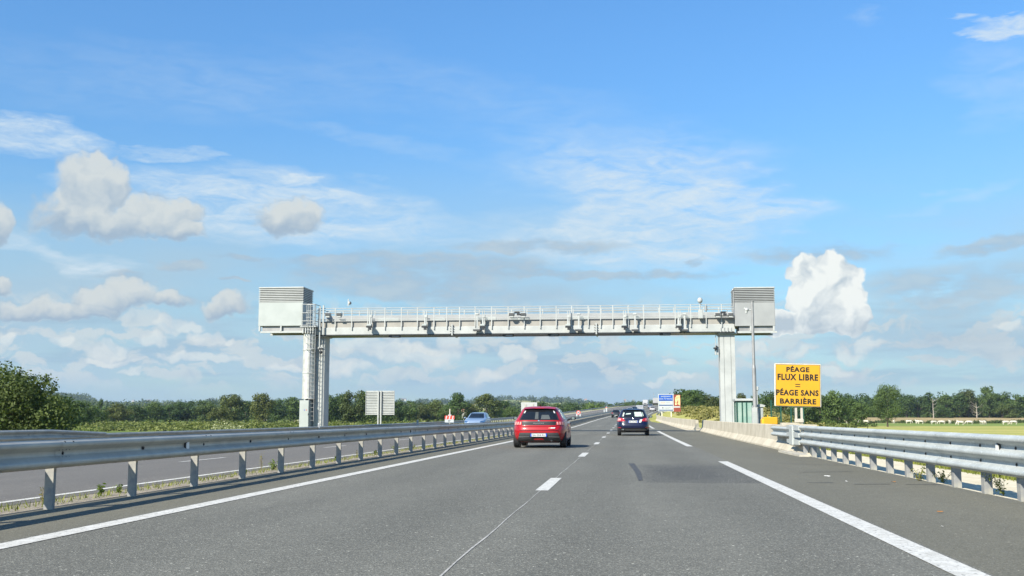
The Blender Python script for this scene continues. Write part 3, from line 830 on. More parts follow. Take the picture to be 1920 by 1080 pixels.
    M_blue = mat('blue_mark', (0.05, 0.10, 0.5), 0.5); M_redm = mat('red_mark', (0.5, 0.04, 0.03), 0.5)
    q = MB(); z = gz(769, 577); q.box(sx-.12, sx-.04, GY-.456, GY-.451, z-.02, z+.03); B(q, 'label', M_blue, cab)
    q = MB(); q.box(sx+.02, sx+.09, GY-.456, GY-.451, z-.02, z+.03); B(q, 'label', M_redm, cab)
    q = MB(); z = gz(777, 577); q.box(sx+.16, sx+.20, GY-.475, GY-.451, z-.06, z+.06); B(q, 'handle', M_dark, cab)
    # ladder with safety cage
    b = MB(); lx = gx(588.5, 650); ly = GY-.30
    for dx in (-.17, .17): b.tube((lx+dx, ly, gz(790, 588)), (lx+dx, ly, gz(572, 588)), .02, .02, 5)
    z = gz(788, 588)
    while z < gz(575, 588): b.tube((lx-.17, ly, z), (lx+.17, ly, z), .013, .013, 4); z += .28
    B(b, 'ladder', M_grey)
    b = MB(); z = gz(655, 588); hoops = []
    while z < gz(572, 588):
        pts_ = [(lx-.1+.36*math.cos(t), ly-.33*math.sin(t), z) for t in [math.pi*(k/8) for k in range(9)]]
        b.path(pts_, .016, 4); z += .42
    for t in [math.pi*(k/6) for k in range(1, 6)]:
        b.tube((lx-.1+.36*math.cos(t), ly-.33*math.sin(t), gz(655, 588)), (lx-.1+.36*math.cos(t), ly-.33*math.sin(t), gz(572, 588)), .013, .013, 4)
    B(b, 'safety_cage', M_white)
    # landing beside the left cabin: guard frame
    b = MB(); x0, x1 = gx(570), gx(594)
    for py in (572, 588, 603, 611):
        z = gz(py, 580); b.path([(x0, GY-.5, z), (x1, GY-.5, z), (x1, GY+.8, z)], .025, 5)
    for x in (x0, (x0*.45+x1*.55), x1): b.tube((x, GY-.5, gz(614, 580)), (x, GY-.5, gz(572, 580)), .03, .03, 5)
    b.box(x0-.1, x1+.1, GY-.55, GY+.3, gz(614.5, 580), gz(613, 580))
    for k in range(5): b.box(x0+.06+k*.17, x0+.13+k*.17, GY-.5, GY-.4, gz(626, 580), gz(615, 580))
    B(b, 'landing', M_white)
    b = MB()
    for px, t0, t1 in ((601, 575, 650), (607.5, 573, 628)):
        x = gx(px); b.box(x-.045, x+.045, GY-.2, GY-.12, gz(t1, px), gz(t0, px))
    b.box(gx(600), gx(610), GY-.35, GY-.1, gz(655, 605), gz(651, 605))
    B(b, 'drop_arm', M_white)
    b = MB(); b.box(gx(602), gx(609), GY-.45, GY-.2, gz(656.5, 605), gz(652.5, 605)); b.sphere((gx(605), GY-.3, gz(661, 605)), .12, 8); B(b, 'camera', M_dark)
    # right column
    rx0, rx1 = gx(1351.5, 710), gx(1380.5, 710)
    b = MB(); b.box(rx0, rx1, GY+.3, GY+1.5, -.4, zb, bev=.03)
    for f0, f1 in ((0.0, .27), (.29, .72), (.74, 1.0)): b.box(rx0+(rx1-rx0)*f0+.01, rx0+(rx1-rx0)*f1-.01, GY+.265, GY+.31, -.4, zb-.02)
    b.box(rx0-.08, rx1+.12, GY+.12, GY+1.7, zb-.14, zb-.05)
    for k in range(5): x = rx0+.02+k*.22; b.box(x, x+.06, GY-.06, GY-.0, zb-.02, zb+.28)
    B(b, 'column', M_white)
    # hanging camera beside the right column
    b = MB(); b.tube((gx(1341.5), GY+.3, gz(650, 1341)), (gx(1341.5), GY+.3, zb), .02, .02, 5); b.tube((gx(1346.5), GY+.3, gz(651, 1341)), (gx(1346.5), GY+.3, zb), .03, .03, 5)
    b.box(gx(1339.5), gx(1342), GY+.15, GY+.4, gz(665, 1341), gz(649, 1341)); b.box(gx(1343.2), gx(1345.8), GY+.15, GY+.4, gz(665, 1341), gz(649, 1341)); B(b, 'hanging_bracket', M_white)
    b = MB(); b.box(gx(1341), gx(1344), GY+.0, GY+.4, gz(656, 1341), gz(648, 1341)); b.box(gx(1337), gx(1341), GY-.1, GY+.3, gz(654, 1341), gz(651.5, 1341)); B(b, 'camera', M_dark)
    # camera arms
    M_arm = M_white
    for px in (697, 800, 908, 1067, 1171.5, 1273.5):
        x = gx(px); b = MB()
        for dx in (-.075, .055): b.box(x+dx-.022, x+dx+.022, GY-.30, GY-.22, gz(610, px), gz(583, px))
        b.box(x-.10, x+.08, GY-.32, GY-.08, gz(596, px), gz(591, px))
        b.box(x-.11, x-.01, GY-.31, GY-.2, gz(611, px), gz(596, px))
        a = B(b, 'camera_arm', M_arm)
        b = MB(); b.box(x-.20, x+.12, GY-.62, GY-.30, gz(612.5, px), gz(609, px), bev=.02); h = B(b, 'camera_housing', M_whiteb, a)
        b = MB(); b.box(x-.22, x+.14, GY-.66, GY-.34, gz(615.5, px), gz(612.6, px)); b.box(x-.08, x+.07, GY-.64, GY-.36, gz(619.5, px), gz(615.5, px)); B(b, 'lens_hood', M_dark, a)
    for px in (896, 1085.5, 1190.5, 1283):
        x = gx(px); b = MB()
        b.box(x-.05, x+.05, GY-.36, GY-.26, gz(616, px), gz(589, px)); b.box(x-.12, x+.12, GY-.4, GY-.2, gz(591.5, px), gz(588, px), bev=.02)
        b.box(x-.19, x+.19, GY-.5, GY-.16, gz(618.5, px), gz(616.5, px)); a = B(b, 'antenna_arm', M_arm)
        b = MB(); b.box(x-.24, x+.20, GY-.56, GY-.18, gz(621.5, px), gz(618.6, px)); B(b, 'antenna', mat('antenna_grey', (0.07, 0.072, 0.075), .5), a)
    for px in (738.5, 952, 1037, 1247):
        x = gx(px); b = MB(); b.box(x-.36, x+.36, GY+.1, GY+.7, zb-.17, zb-.055, bev=.03); o = B(b, 'sensor_box', M_dark)
        b = MB(); b.box(x-.14, x+.33, GY+.085, GY+.1, zb-.14, zb-.08); B(b, 'sensor_window', M_grey, o)
    for px in (617, 638, 960, 982, 1345, 1369):
        x = gx(px); b = MB(); b.box(x-.19, x+.19, GY-.42, GY-.1, gz(592, px)-.05, gz(588, px)+.04, bev=.04); b.box(x-.12, x+.12, GY-.4, GY-.1, gz(596, px), gz(593, px))
        o = B(b, 'lamp_housing', M_white)
        b = MB(); b.box(x-.16, x+.16, GY-.44, GY-.425, gz(592, px)-.02, gz(588, px)+.0); B(b, 'lamp_glass', mat('lamp_glass', (0.10, 0.10, 0.10), .2), o)
    for px in (972, 1357):
        x = gx(px); b = MB(); b.box(x-.22, x+.10, GY-.45, GY-.15, gz(588, px), gz(585, px)); b.tube((x, GY-.3, gz(588, px)), (x+.25, GY-.3, gz(583, px)), .02, .02, 5)
        b.box(x-.05, x+.16, GY-.5, GY-.25, gz(592, px), gz(589, px)); B(b, 'camera', M_dark)
    # domes on top
    x = gx(1313); b = MB(); b.sphere((x, GY-.1, gz(563.5, 1313)), .17, 12, (1, 1, 1.15)); B(b, 'dome_camera', M_white, smooth=60)
    b = MB(); b.tube((x, GY-.1, gz(597, 1313)), (x, GY-.1, gz(568, 1313)), .035, .035, 6); b.box(x-.13, x+.16, GY-.3, GY-.08, gz(598, 1313), gz(582, 1313), bev=.02); B(b, 'dome_mast', M_white)
    x = gx(655); b = MB(); b.sphere((x+.04, GY-.1, gz(568.5, 655)), .12, 10); b.box(x-.10, x-.04, GY-.12, GY-.06, gz(574, 655), gz(561, 655)); B(b, 'dome_camera', M_white, smooth=60)
    b = MB(); b.box(x+.05, x+.12, GY-.24, GY-.2, gz(571, 655), gz(566, 655)); B(b, 'lens', M_dark)
    x = gx(1324); b = MB(); b.tube((x, GY-.1, gz(583, 1324)), (x, GY-.1, gz(574, 1324)), .07, .07, 8); b.tube((x, GY-.1, gz(574, 1324)), (x, GY-.1, gz(571, 1324)), .02, .02, 6); B(b, 'beacon', M_grey)
    b = MB(); x = gx(1376); b.tube((x, GY-.2, gz(576, 1376)), (x, GY-.2, gz(541, 1376)), .03, .03, 6); b.sphere((x-.03, GY-.2, gz(544, 1376)), .07, 8); B(b, 'cable_pipe', M_grey)
build_gantry()

# ------------------------------------------------------------------ text
def text_mesh(name, body, m_, parent, cxp, y, zc, w, h, bold=0.0, face=-1, depth=0.004):
    """lettering standing in the x-z plane, centred at (cxp, zc), fitted to w x h; faces -y"""
    cu = bpy.data.curves.new(name, 'FONT'); cu.body = body; cu.size = 1; cu.align_x = 'CENTER'; cu.offset = bold
    cu.extrude = 0.0; cu.resolution_u = 3; cu.space_character = 1.12
    t = bpy.data.objects.new('t', cu); COL.objects.link(t)
    bpy.context.view_layer.update()
    me = bpy.data.meshes.new_from_object(t.evaluated_get(bpy.context.evaluated_depsgraph_get()))
    bpy.data.objects.remove(t); bpy.data.curves.remove(cu)
    co = np.zeros(len(me.vertices)*3); me.vertices.foreach_get('co', co); co = co.reshape(-1, 3)
    mn, mx = co.min(0), co.max(0)
    X = (co[:, 0]-(mn[0]+mx[0])/2)/(mx[0]-mn[0])*w
    if h is None: h = w*(mx[1]-mn[1])/(mx[0]-mn[0])
    Z = (co[:, 1]-mn[1])/(mx[1]-mn[1])*h - h/2
    if face > 0: X = -X
    out = np.stack([X+cxp, np.full_like(X, y), Z+zc], 1)
    me.vertices.foreach_set('co', out.ravel()); me.materials.clear(); me.materials.append(m_); me.update()
    o = bpy.data.objects.new(name, me); COL.objects.link(o); o.parent = parent
    return o

# ------------------------------------------------------------------ yellow sign
def build_signs():
    M_yel = mat('sign_yellow', (0.62, 0.32, 0.012), 0.5, var=0.02, vscale=1.5, color2=(0.58, 0.295, 0.012))
    M_blk = mat('sign_black', (0.012, 0.012, 0.012), 0.5)
    M_edge = mat('sign_edge', (0.62, 0.58, 0.48), 0.5)
    Y = 46.0
    c0 = pt(1496, 722, Y); px2m = (pt(1540, 722, Y)-pt(1452, 722, Y)).x/88
    W, H = 88*px2m, 82.5*px2m
    g = empty('yellow_road_sign', (c0.x, Y, -.07), 'large yellow sign announcing barrier free tolling, on a concrete base behind the right rail', 'road sign')
    zc = c0.z+.07
    b = MB(); b.box(-W/2, W/2, 0, .05, -H/2, H/2, bev=.02); p = b.build('panel', M_edge, g, loc=(0, 0, zc), rot=(0, math.radians(1.5), math.radians(1.0)))
    b = MB(); b.box(-W/2+.05, W/2-.045, -.006, -.002, -H/2+.05, H/2-.045); b.build('border', M_blk, p)
    b = MB(); b.box(-W/2+.065, W/2-.06, -.012, -.008, -H/2+.03, H/2-.06); b.build('face', M_yel, p)
    # text lines: (string, x0, x1, y0, y1) measured in the enlarged photo, sign spans 482 x 465 there
    s = W/484.0
    for body, xa, xb, ya, yb in (('PÉAGE', 772, 1011, 376, 442), ('FLUX LIBRE', 678, 1098, 462, 530), ('=', 860, 911, 567, 598), ('PÉAGE SANS', 660, 1098, 613, 690), ('BARRIÈRE', 696, 1071, 707, 777)):
        xm, ym = (xa+xb)/2-887, 578-(ya+yb)/2
        rot_fix = math.radians(1.5)
        ym2 = ym + xm*0.026; xm2 = xm - ym*0.026
        text_mesh('lettering', body, M_blk, p, xm2*s, -.016, ym2*s, (xb-xa)*s, (yb-ya)*s, bold=0.042 if body != '=' else 0.0)
    b = MB()
    for dx in (-.10, .13): b.box(dx-.045, dx+.045, .06, .14, .3, zc+H/2-.1)
    b.build('posts', M_zinc, g)
    b = MB(); b.box(-W/2+.1, W/2-.1, .052, .1, zc-H/4-.03, zc-H/4+.03); b.box(-W/2+.1, W/2-.1, .052, .1, zc+H/4-.03, zc+H/4+.03); b.build('crossbars', M_zinc, g)
    b = MB(); b.prism([(-.75, 0), (.72, 0), (.70, .78), (.15, .80), (-.15, .86), (-.72, .86)], -.12, .42); o = b.build('concrete_base', M_concrete, g)
    b = MB(); b.box(-.16, .2, -.0, .2, .86, 1.02, bev=.02); b.build('post_shoe', M_zinc, g)
    # green mesh fence behind
    M_green = mat('fence_green', (0.012, 0.075, 0.05), 0.5)
    Yf = 58
    def mesh_fence(px0, px1, top, label):
        x0, x1 = pt(px0, 770, Yf).x, pt(px1, 770, Yf).x; zt = pt(px0, top, Yf).z
        g = empty('mesh_fence', (x0, Yf, -.1), label, 'fence')
        b = MB(); w = x1-x0
        for k in range(int(w/.06)+1): b.box(k*.06-.0035, k*.06+.0035, -.0035, .0035, .05, zt+.05)
        z = .05
        while z < zt+.1: b.box(0, w, .004, .011, z-.004, z+.004); z += .2
        b.build('mesh_panel', M_green, g)
        for x in (0, w): MB().box(x-.035, x+.035, -.035, .035, -.3, zt+.12).build('fence_post', M_green, g)
    mesh_fence(1446, 1464, 751, 'narrow green wire mesh fence panel to the left of the yellow sign post')
    mesh_fence(1483, 1506, 752, 'green wire mesh fence panel directly behind the yellow sign post')
    # glazed shelter by the right column
    Ys = 63.0
    x0, x1 = pt(1382, 770, Ys).x, pt(1410.5, 770, Ys).x; zt, zr = pt(1395, 752, Ys).z, pt(1395, 748, Ys).z
    g = empty('glazed_shelter', (x0, Ys, -.1), 'green framed glass shelter with a white roof next to the right gantry column', 'shelter')
    w = x1-x0; h = zt+.1; M_gl = mat('greenish_glass', (0.20, 0.34, 0.29), 0.12, var=0.1, vscale=1.2, spec=0.6, color2=(0.34, 0.42, 0.36))
    b = MB()
    for x in (0, w*.34, w*.62, w): b.box(x-.03, x+.03, -.03, .03, 0, h)
    for z in (.1, .62, h-.03): b.box(0, w, -.028, .028, z-.03, z+.03)
    b.box(-.03, .03, 0.03, 1.4, h-.06, h); b.box(-.03, .03, 1.34, 1.4, 0, h); b.box(w-.03, w+.03, 1.34, 1.4, 0, h); b.box(0, w, 1.34, 1.4, h-.06, h)
    b.build('frame', M_green, g)
    b = MB(); b.box(.03, w-.03, .005, .012, .13, h-.06); b.box(.005, .012, .05, 1.32, .13, h-.06); b.build('glass', M_gl, g)
    b = MB(); b.box(-.1, w+.1, -.12, 1.5, h+.002, zr+.12, bev=.02); b.build('roof', M_white, g)
    # camera pole in front
    Yp = 52.0
    xb, xt = pt(1416.5, 780, Yp).x, pt(1411.5, 570, Yp).x
    zt = pt(1411, 566, Yp).z; zm = pt(1413, 690, Yp).z; xm = pt(1413.5, 690, Yp).x
    g = empty('camera_pole', (xb, Yp, -.1), 'tall grey metal camera pole standing in front of the right louvred cabin', 'pole')
    b = MB(); b.tube((0, 0, 0), (xm-xb, 0, zm+.1), .105, .092, 20); b.tube((xm-xb, 0, zm+.1), (xm-xb, 0, zm+.25), .092, .07, 20)
    b.tube((xm-xb, 0, zm+.25), (xm-xb, 0, zt+.1), .069, .064, 16); b.tube((xm-xb, 0, zt+.1), (xm-xb, 0, zt+.13), .08, .08, 16); b.build('shaft', M_grey, g, smooth=40)
    zc = pt(1403, 581, Yp).z+.1; xq = xm-xb
    b = MB(); b.tube((xq-.24, 0, zc), (xq, 0, zc), .03, .03, 6); b.sphere((xq-.27, -.05, zc), .10, 10); b.tube((xq-.30, -.05, zc-.18), (xq-.27, -.05, zc), .05, .08, 10); b.sphere((xq-.36, -.05, zc+.06), .05, 8); b.build('camera', M_white, g, smooth=40)
    # cabinets
    x0, x1 = pt(1410, 780, Yp-.6).x, pt(1420, 780, Yp-.6).x; z1 = pt(1415, 764, Yp-.6).z
    g = empty('electric_cabinet', ((x0+x1)/2, Yp-.6, -.1), 'narrow white electric cabinet at the foot of the camera pole', 'cabinet')
    w = (x1-x0)/2; b = MB(); b.box(-w, w, -.15, .15, 0, z1+.1, bev=.01); b.build('body', M_white, g)
    b = MB(); b.box(-w+.03, w-.03, -.158, -.151, .12, z1-.1, bev=.002); o = b.build('door', M_whiteb, g)
    b = MB(); b.box(-w*.6, w*.2, -.163, -.159, .5, .56); b.box(-w*.6, w*.1, -.163, -.159, .62, .65); b.build('label', M_dark, o)
    x0, x1 = pt(1421.5, 780, Yp+.5).x, pt(1430, 780, Yp+.5).x; z1 = pt(1425, 760, Yp+.5).z
    g = empty('electric_cabinet', ((x0+x1)/2, Yp+.5, -.1), 'wider white roadside cabinet with an overhanging lid, left of the yellow box', 'cabinet')
    w = (x1-x0)/2; b = MB(); b.box(-w, w, -.25, .25, 0, z1, bev=.01); b.build('body', M_white, g)
    b = MB(); b.prism([(-w-.25, z1+.02), (w+.06, z1+.02), (w+.10, z1+.10), (w-.1, z1+.16), (-w-.22, z1+.10)], -.3, .3); b.build('lid', M_white, g)
    b = MB(); b.box(-w+.04, w-.04, -.258, -.251, .12, z1-.1); b.build('door', M_whiteb, g)
    p0 = pt(1420, 760, Yp+1.4)
    g = empty('antenna_post', (p0.x, p0.y, -.1), 'slim white post with a small box on top, just right of the camera pole', 'post')
    zt = pt(1420, 724, Yp+1.4).z; b = MB(); b.tube((0, 0, 0), (0, 0, zt-.1), .035, .035, 8); b.build('shaft', M_white, g)
    b = MB(); b.box(-.07, .07, -.07, .07, zt-.12, zt+.08, bev=.02); b.build('head', M_white, g)
    # yellow equipment box
    Yb = 50.0; x0, x1 = pt(1430, 790, Yb).x, pt(1456.5, 790, Yb).x; z1 = pt(1443, 782, Yb).z
    g = empty('yellow_generator_box', ((x0+x1)/2, Yb, -.1), 'bright yellow equipment box behind the end of the steel rail', 'equipment box')
    w = (x1-x0)/2; b = MB(); b.box(-w, w, -.35, .35, .12, z1+.1, bev=.03); b.build('casing', M_yel, g)
    b = MB(); b.box(-w-.06, -w+.03, -.32, .3, .2, z1+.02, bev=.02); b.box(-w, w, -.3, .3, 0, .12); b.box(-w*.35, -w*.25, -.1, 0, z1+.1, z1+.18); b.build('frame', mat('frame_yellow', (.72, .42, .02), .5), g)
    text_mesh('lettering', 'PÉAGE', M_blk, g, .18, -.356, z1-.22, .22, .055); text_mesh('lettering', 'LIBRE', M_blk, g, .18, -.356, z1-.31, .19, .055)
    # blue payment sign
    Yq = 184.0; c = pt(1248.5, 755, Yq); k = (pt(1263, 755, Yq)-pt(1234, 755, Yq)).x/29
    W, H = 29*k, 32.5*k; base = rz(Yq)-.1
    g = empty('blue_payment_sign', (c.x, Yq, base), 'blue and white roadside payment sign on two posts above the far concrete wall', 'road sign')
    zc = c.z-base
    M_bl = mat('sign_blue', (0.008, 0.085, 0.42), 0.45, var=0.03); M_wh = mat('sign_white', (0.44, 0.47, 0.48), 0.45, var=0.02); M_nav = mat('sign_navy', (0.01, 0.05, 0.18), .5)
    b = MB(); b.box(-W/2, W/2, 0, .08, -H/2, H/2); p = b.build('panel', M_wh, g, loc=(0, 0, zc))
    def rect(x0, x1, z0, z1, m_, nm, off): MB().box((x0-.5)*W, (x1-.5)*W, -off-.004, -off, (.5-z1)*H, (.5-z0)*H).build(nm, m_, p)
    rect(.05, .95, .04, .96, M_nav, 'backing', .002); rect(.055, .945, .055, .365, M_bl, 'header', .008)
    rect(.06, .94, .40, .62, M_wh, 'row', .008); rect(.06, .94, .68, .91, M_wh, 'row', .008)
    M_or = mat('sign_orange', (0.75, 0.28, 0.05), .5); M_gr2 = mat('sign_grey', (0.3, 0.31, 0.32), .5)
    text_mesh('lettering', 'paiement', M_wh, p, 0, -.02, H*.36, W*.62, H*.11, bold=.02); text_mesh('lettering', 'sous 72 heures', M_wh, p, 0, -.02, H*.235, W*.84, H*.09, bold=.02)
    text_mesh('lettering', 'sanef', M_or, p, -W*.2, -.02, 0.0, W*.28, H*.06, bold=.02); text_mesh('lettering', '.com', M_gr2, p, W*.1, -.02, 0.0, W*.3, H*.06)
    text_mesh('lettering', 'appli', M_gr2, p, W*.1, -.02, -H*.305, W*.4, H*.09, bold=.02)
    MB().tube((-W*.2, -.02, -H*.3), (-W*.2, -.014, -H*.3), .1, .1, 12).build('logo', M_blk, p)
    b = MB()
    for px in (1241, 1258.5): x = pt(px, 770, Yq).x-c.x; b.box(x-.09, x+.09, .1, .22, 0, zc+H/2-.2)
    b.build('posts', mat('sign_post_cream', (.66, .64, .52), .6), g)
    # tourist sign with a plain coloured picture
    Yt = 205.0; c = pt(1269.5, 756, Yt); k = (pt(1280, 755, Yt)-pt(1260, 755, Yt)).x/20
    base = ground_z(c.x, Yt); zc = c.z-base
    g = empty('tourist_sign', (c.x, Yt, base), 'brown and cream picture sign half hidden behind the blue payment sign', 'road sign')
    M_br = mat('sign_brown', (0.26, 0.05, 0.03), .5); M_cr = mat('sign_cream', (0.78, 0.62, 0.34), .5, vscale=1.5, color2=(.5, .3, .12))
    W, H = 13*k, 32*k
    p = MB().box(-W/2, W/2, 0, .08, -H/2, H/2).build('panel', M_br, g, loc=(0, 0, zc))
    MB().prism([(-W*.28, -H*.12), (-W*.3, H*.30), (-W*.05, H*.45), (W*.40, H*.47), (W*.46, H*.1), (W*.44, -H*.14), (W*.1, -H*.05)], -.01, -.004).build('picture', M_cr, p)
    MB().box(-W/2, W*.42, -.010, -.004, -H*.26, -H*.18).build('strip', M_wh, p)
    MB().prism([(-W*.1, -H*.02), (W*.12, H*.18), (W*.2, H*.16), (W*.05, -H*.06)], -.016, -.011).build('picture_detail', M_br, p)
    b = MB()
    for x in (-W*.3, W*.3): b.box(x-.08, x+.08, .1, .2, 0, zc)
    b.build('posts', M_zinc, g)
    # rear of the big ribbed panel on the left
    Yl = 88.0; c = pt(712.5, 755.5, Yl); k = (pt(740, 755, Yl)-pt(686, 755, Yl)).x/54
    W, H = 54*k, 44.5*k; base = ground_z(c.x, Yl)
    g = empty('road_sign', (c.x, Yl, base), 'back of a ribbed pale metal sign on a twin post, left of the carriageways', 'road sign')
    zc = c.z-base
    b = MB(); b.box(-W/2, W/2, .05, .09, -H/2, H/2); b.box(-W/2, -W/2+.03, -.02, .05, -H/2, H/2); b.box(W/2-.03, W/2, -.02, .05, -H/2, H/2)
    for i in range(15): z = -H/2+H*(i+.5)/15; b.prism([(.05, z-.035), (-.005, z-.03), (-.005, z+.012), (.05, z+.03)], -W/2+.03, W/2-.03, 'x')
    b.build('ribbed_panel', M_white, g, loc=(0, 0, zc))
    b = MB()
    for dx in (-.13, .10): b.box(dx-.05, dx+.05, -.14, -.03, 0, zc+H/2)
    b.build('posts', M_white, g)
    MB().box(-.9, .75, -.35, .4, 0, .28, bev=.03).build('footing', M_concrete, g)
    # second pale sign back behind the red car
    Yl = 200.0; c = pt(992, 764, Yl); k = (pt(1007, 764, Yl)-pt(977, 764, Yl)).x/30
    W, H = 30*k, 19*k; base = ground_z(c.x, Yl); g = empty('road_sign', (c.x, Yl, base), 'back of a plain white sign board showing above the red car roof', 'road sign')
    zc = c.z-base
    MB().box(-W/2, W/2, 0, .06, -H/2, H/2).build('panel', M_white, g, loc=(0, 0, zc))
    b = MB()
    for dx in (-W*.22, W*.25): b.box(dx-.06, dx+.06, -.12, -.01, 0, zc+H*.35)
    b.build('posts', M_zinc, g)
    # small roadside signs on the left
    M_rd = mat('sign_red', (0.62, 0.06, 0.03), .5, var=.03)
    Yw = 104.0; c = pt(843, 786, Yw); k = (pt(853, 786, Yw)-pt(833, 786, Yw)).x/20; base = ground_z(c.x, Yw)
    g = empty('work_zone_sign', (c.x, Yw, base), 'red and white striped roadworks board with a white plate, beside the blue oncoming car', 'road sign')
    zc = c.z-base
    p = MB().box(-9*k, 9*k, 0, .05, 0, 6.5*k).build('board', M_rd, g, loc=(0, 0, zc))
    for i in (-6, 0, 6): MB().prism([((i-1.6)*k, .2*k), ((i+.4)*k, .2*k), ((i+1.6)*k, 6.3*k), ((i-.4)*k, 6.3*k)], -.008, -.003).build('stripe', M_wh, p)
    MB().box(-3*k, 3*k, .0, .05, 6.6*k, 8.5*k).build('top_plate', M_wh, g, loc=(0, 0, zc))
    q = MB().box(-9*k, 8*k, -.02, .03, -6*k, -.2*k).build('white_plate', M_wh, g, loc=(0, 0, zc))
    MB().prism([(-3*k, -4*k), (0, -4*k), (2*k, -1.6*k), (1*k, -1.4*k), (-.6*k, -3*k), (-2.6*k, -2*k)], -.028, -.022).build('arrow', M_blk, q)
    MB().box(-.05, .05, .06, .12, 0, zc+1).build('post', M_zinc, g)
    Yw = 150.0; c = pt(1084.5, 775, Yw); k = (pt(1090, 775, Yw)-pt(1080, 775, Yw)).x/10; base = rz(Yw)-.02
    g = empty('speed_limit_sign', (c.x, Yw, base), 'small red rimmed round sign above a white plate, right of the red car', 'road sign')
    zc = c.z-base
    MB().box(-4.3*k, 4.3*k, 0, .04, -8*k, 0).build('white_plate', M_wh, g, loc=(0, 0, zc))
    MB().tube((0, -.03, 1.5*k), (0, .0, 1.5*k), 4*k, 4*k, 20).build('red_ring', M_rd, g, loc=(0, 0, zc)); MB().tube((0, -.045, 1.5*k), (0, -.031, 1.5*k), 2.7*k, 2.7*k, 20).build('disc', M_wh, g, loc=(0, 0, zc))
    text_mesh('lettering', '90', M_blk, g, 0, -.06, zc+1.5*k, 3*k, 2.6*k)
    MB().box(-2*k, 2*k, -.01, -.004, -5*k, -3.5*k).build('plate_mark', M_dark, g, loc=(0, 0, zc))
    MB().box(-.04, .04, .045, .1, 0, zc).build('post', M_zinc, g)
    # marker posts
    def marker(px, pyt, s, label, m2, w=.13, Y=None, pyb=None):
        p = pt(px, pyt, Y); base = rz(Y)-.02 if p.x-cx(Y) > -7 else ground_z(p.x, Y)
        g = empty('marker_post', (p.x, Y, base), label, 'marker post'); h = p.z-base
        MB().box(-w/2, w/2, -.03, .03, 0, h, bev=.01).build('shaft', M_wh, g); MB().box(-w/2-.003, w/2+.003, -.034, .034, h*.80, h*.92).build('band', m2, g)
    marker(1137, 762.5, 0, 'tall pinkish white marker post beside the far opposite carriageway', M_rd, .4, 290)
    marker(1132.8, 767.5, 0, 'short white marker post just left of the tall pinkish one', M_gr2, .3, 285)
    marker(1127.5, 774, 0, 'low white marker post on the far median near the dark car', M_gr2, .3, 235)
    marker(783, 787.5, 0, 'small white marker on the far rail to the right of the ribbed sign', M_gr2, .13, 80)
    marker(598, 793, 0, 'small white marker in front of the left gantry column', M_gr2, .1, 62)
build_signs()

# ------------------------------------------------------------------ cars
def carpaint(name, col, metal=0.0, rough=0.4, coat=0.55): return mat(name, col, rough, metal=metal, var=0.02, vscale=1.0, coat=coat, spec=0.3)
M_glass = mat('car_glass', (0.010, 0.013, 0.016), 0.06, var=0.1, vscale=1.5, spec=0.7)
M_seen = mat('seat_seen_through_glass', (0.075, 0.085, 0.085), 0.4, vscale=5)
M_plate = mat('number_plate', (0.6, 0.61, 0.60), 0.4, var=0.02)
M_pblue = mat('plate_blue', (0.02, 0.08, 0.45), 0.4)
M_lamp = mat('tail_lamp', (0.50, 0.012, 0.014), 0.15, coat=1.0, var=0.1, vscale=9)
M_lamph = mat('tail_lamp_bright', (0.85, 0.36, 0.32), 0.25, var=0.05)
M_trim = mat('black_trim', (0.02, 0.02, 0.022), 0.45, vscale=8)
M_trimg = mat('grey_plastic', (0.055, 0.057, 0.06), 0.5, vscale=8)
M_chrome = mat('chrome', (0.75, 0.76, 0.78), 0.12, metal=1.0, var=0.03)
M_rim = mat('alloy_rim', (0.45, 0.46, 0.47), 0.35, metal=0.8)
M_plastic_text = mat('badge', (0.65, 0.66, 0.67), 0.3, metal=0.6)

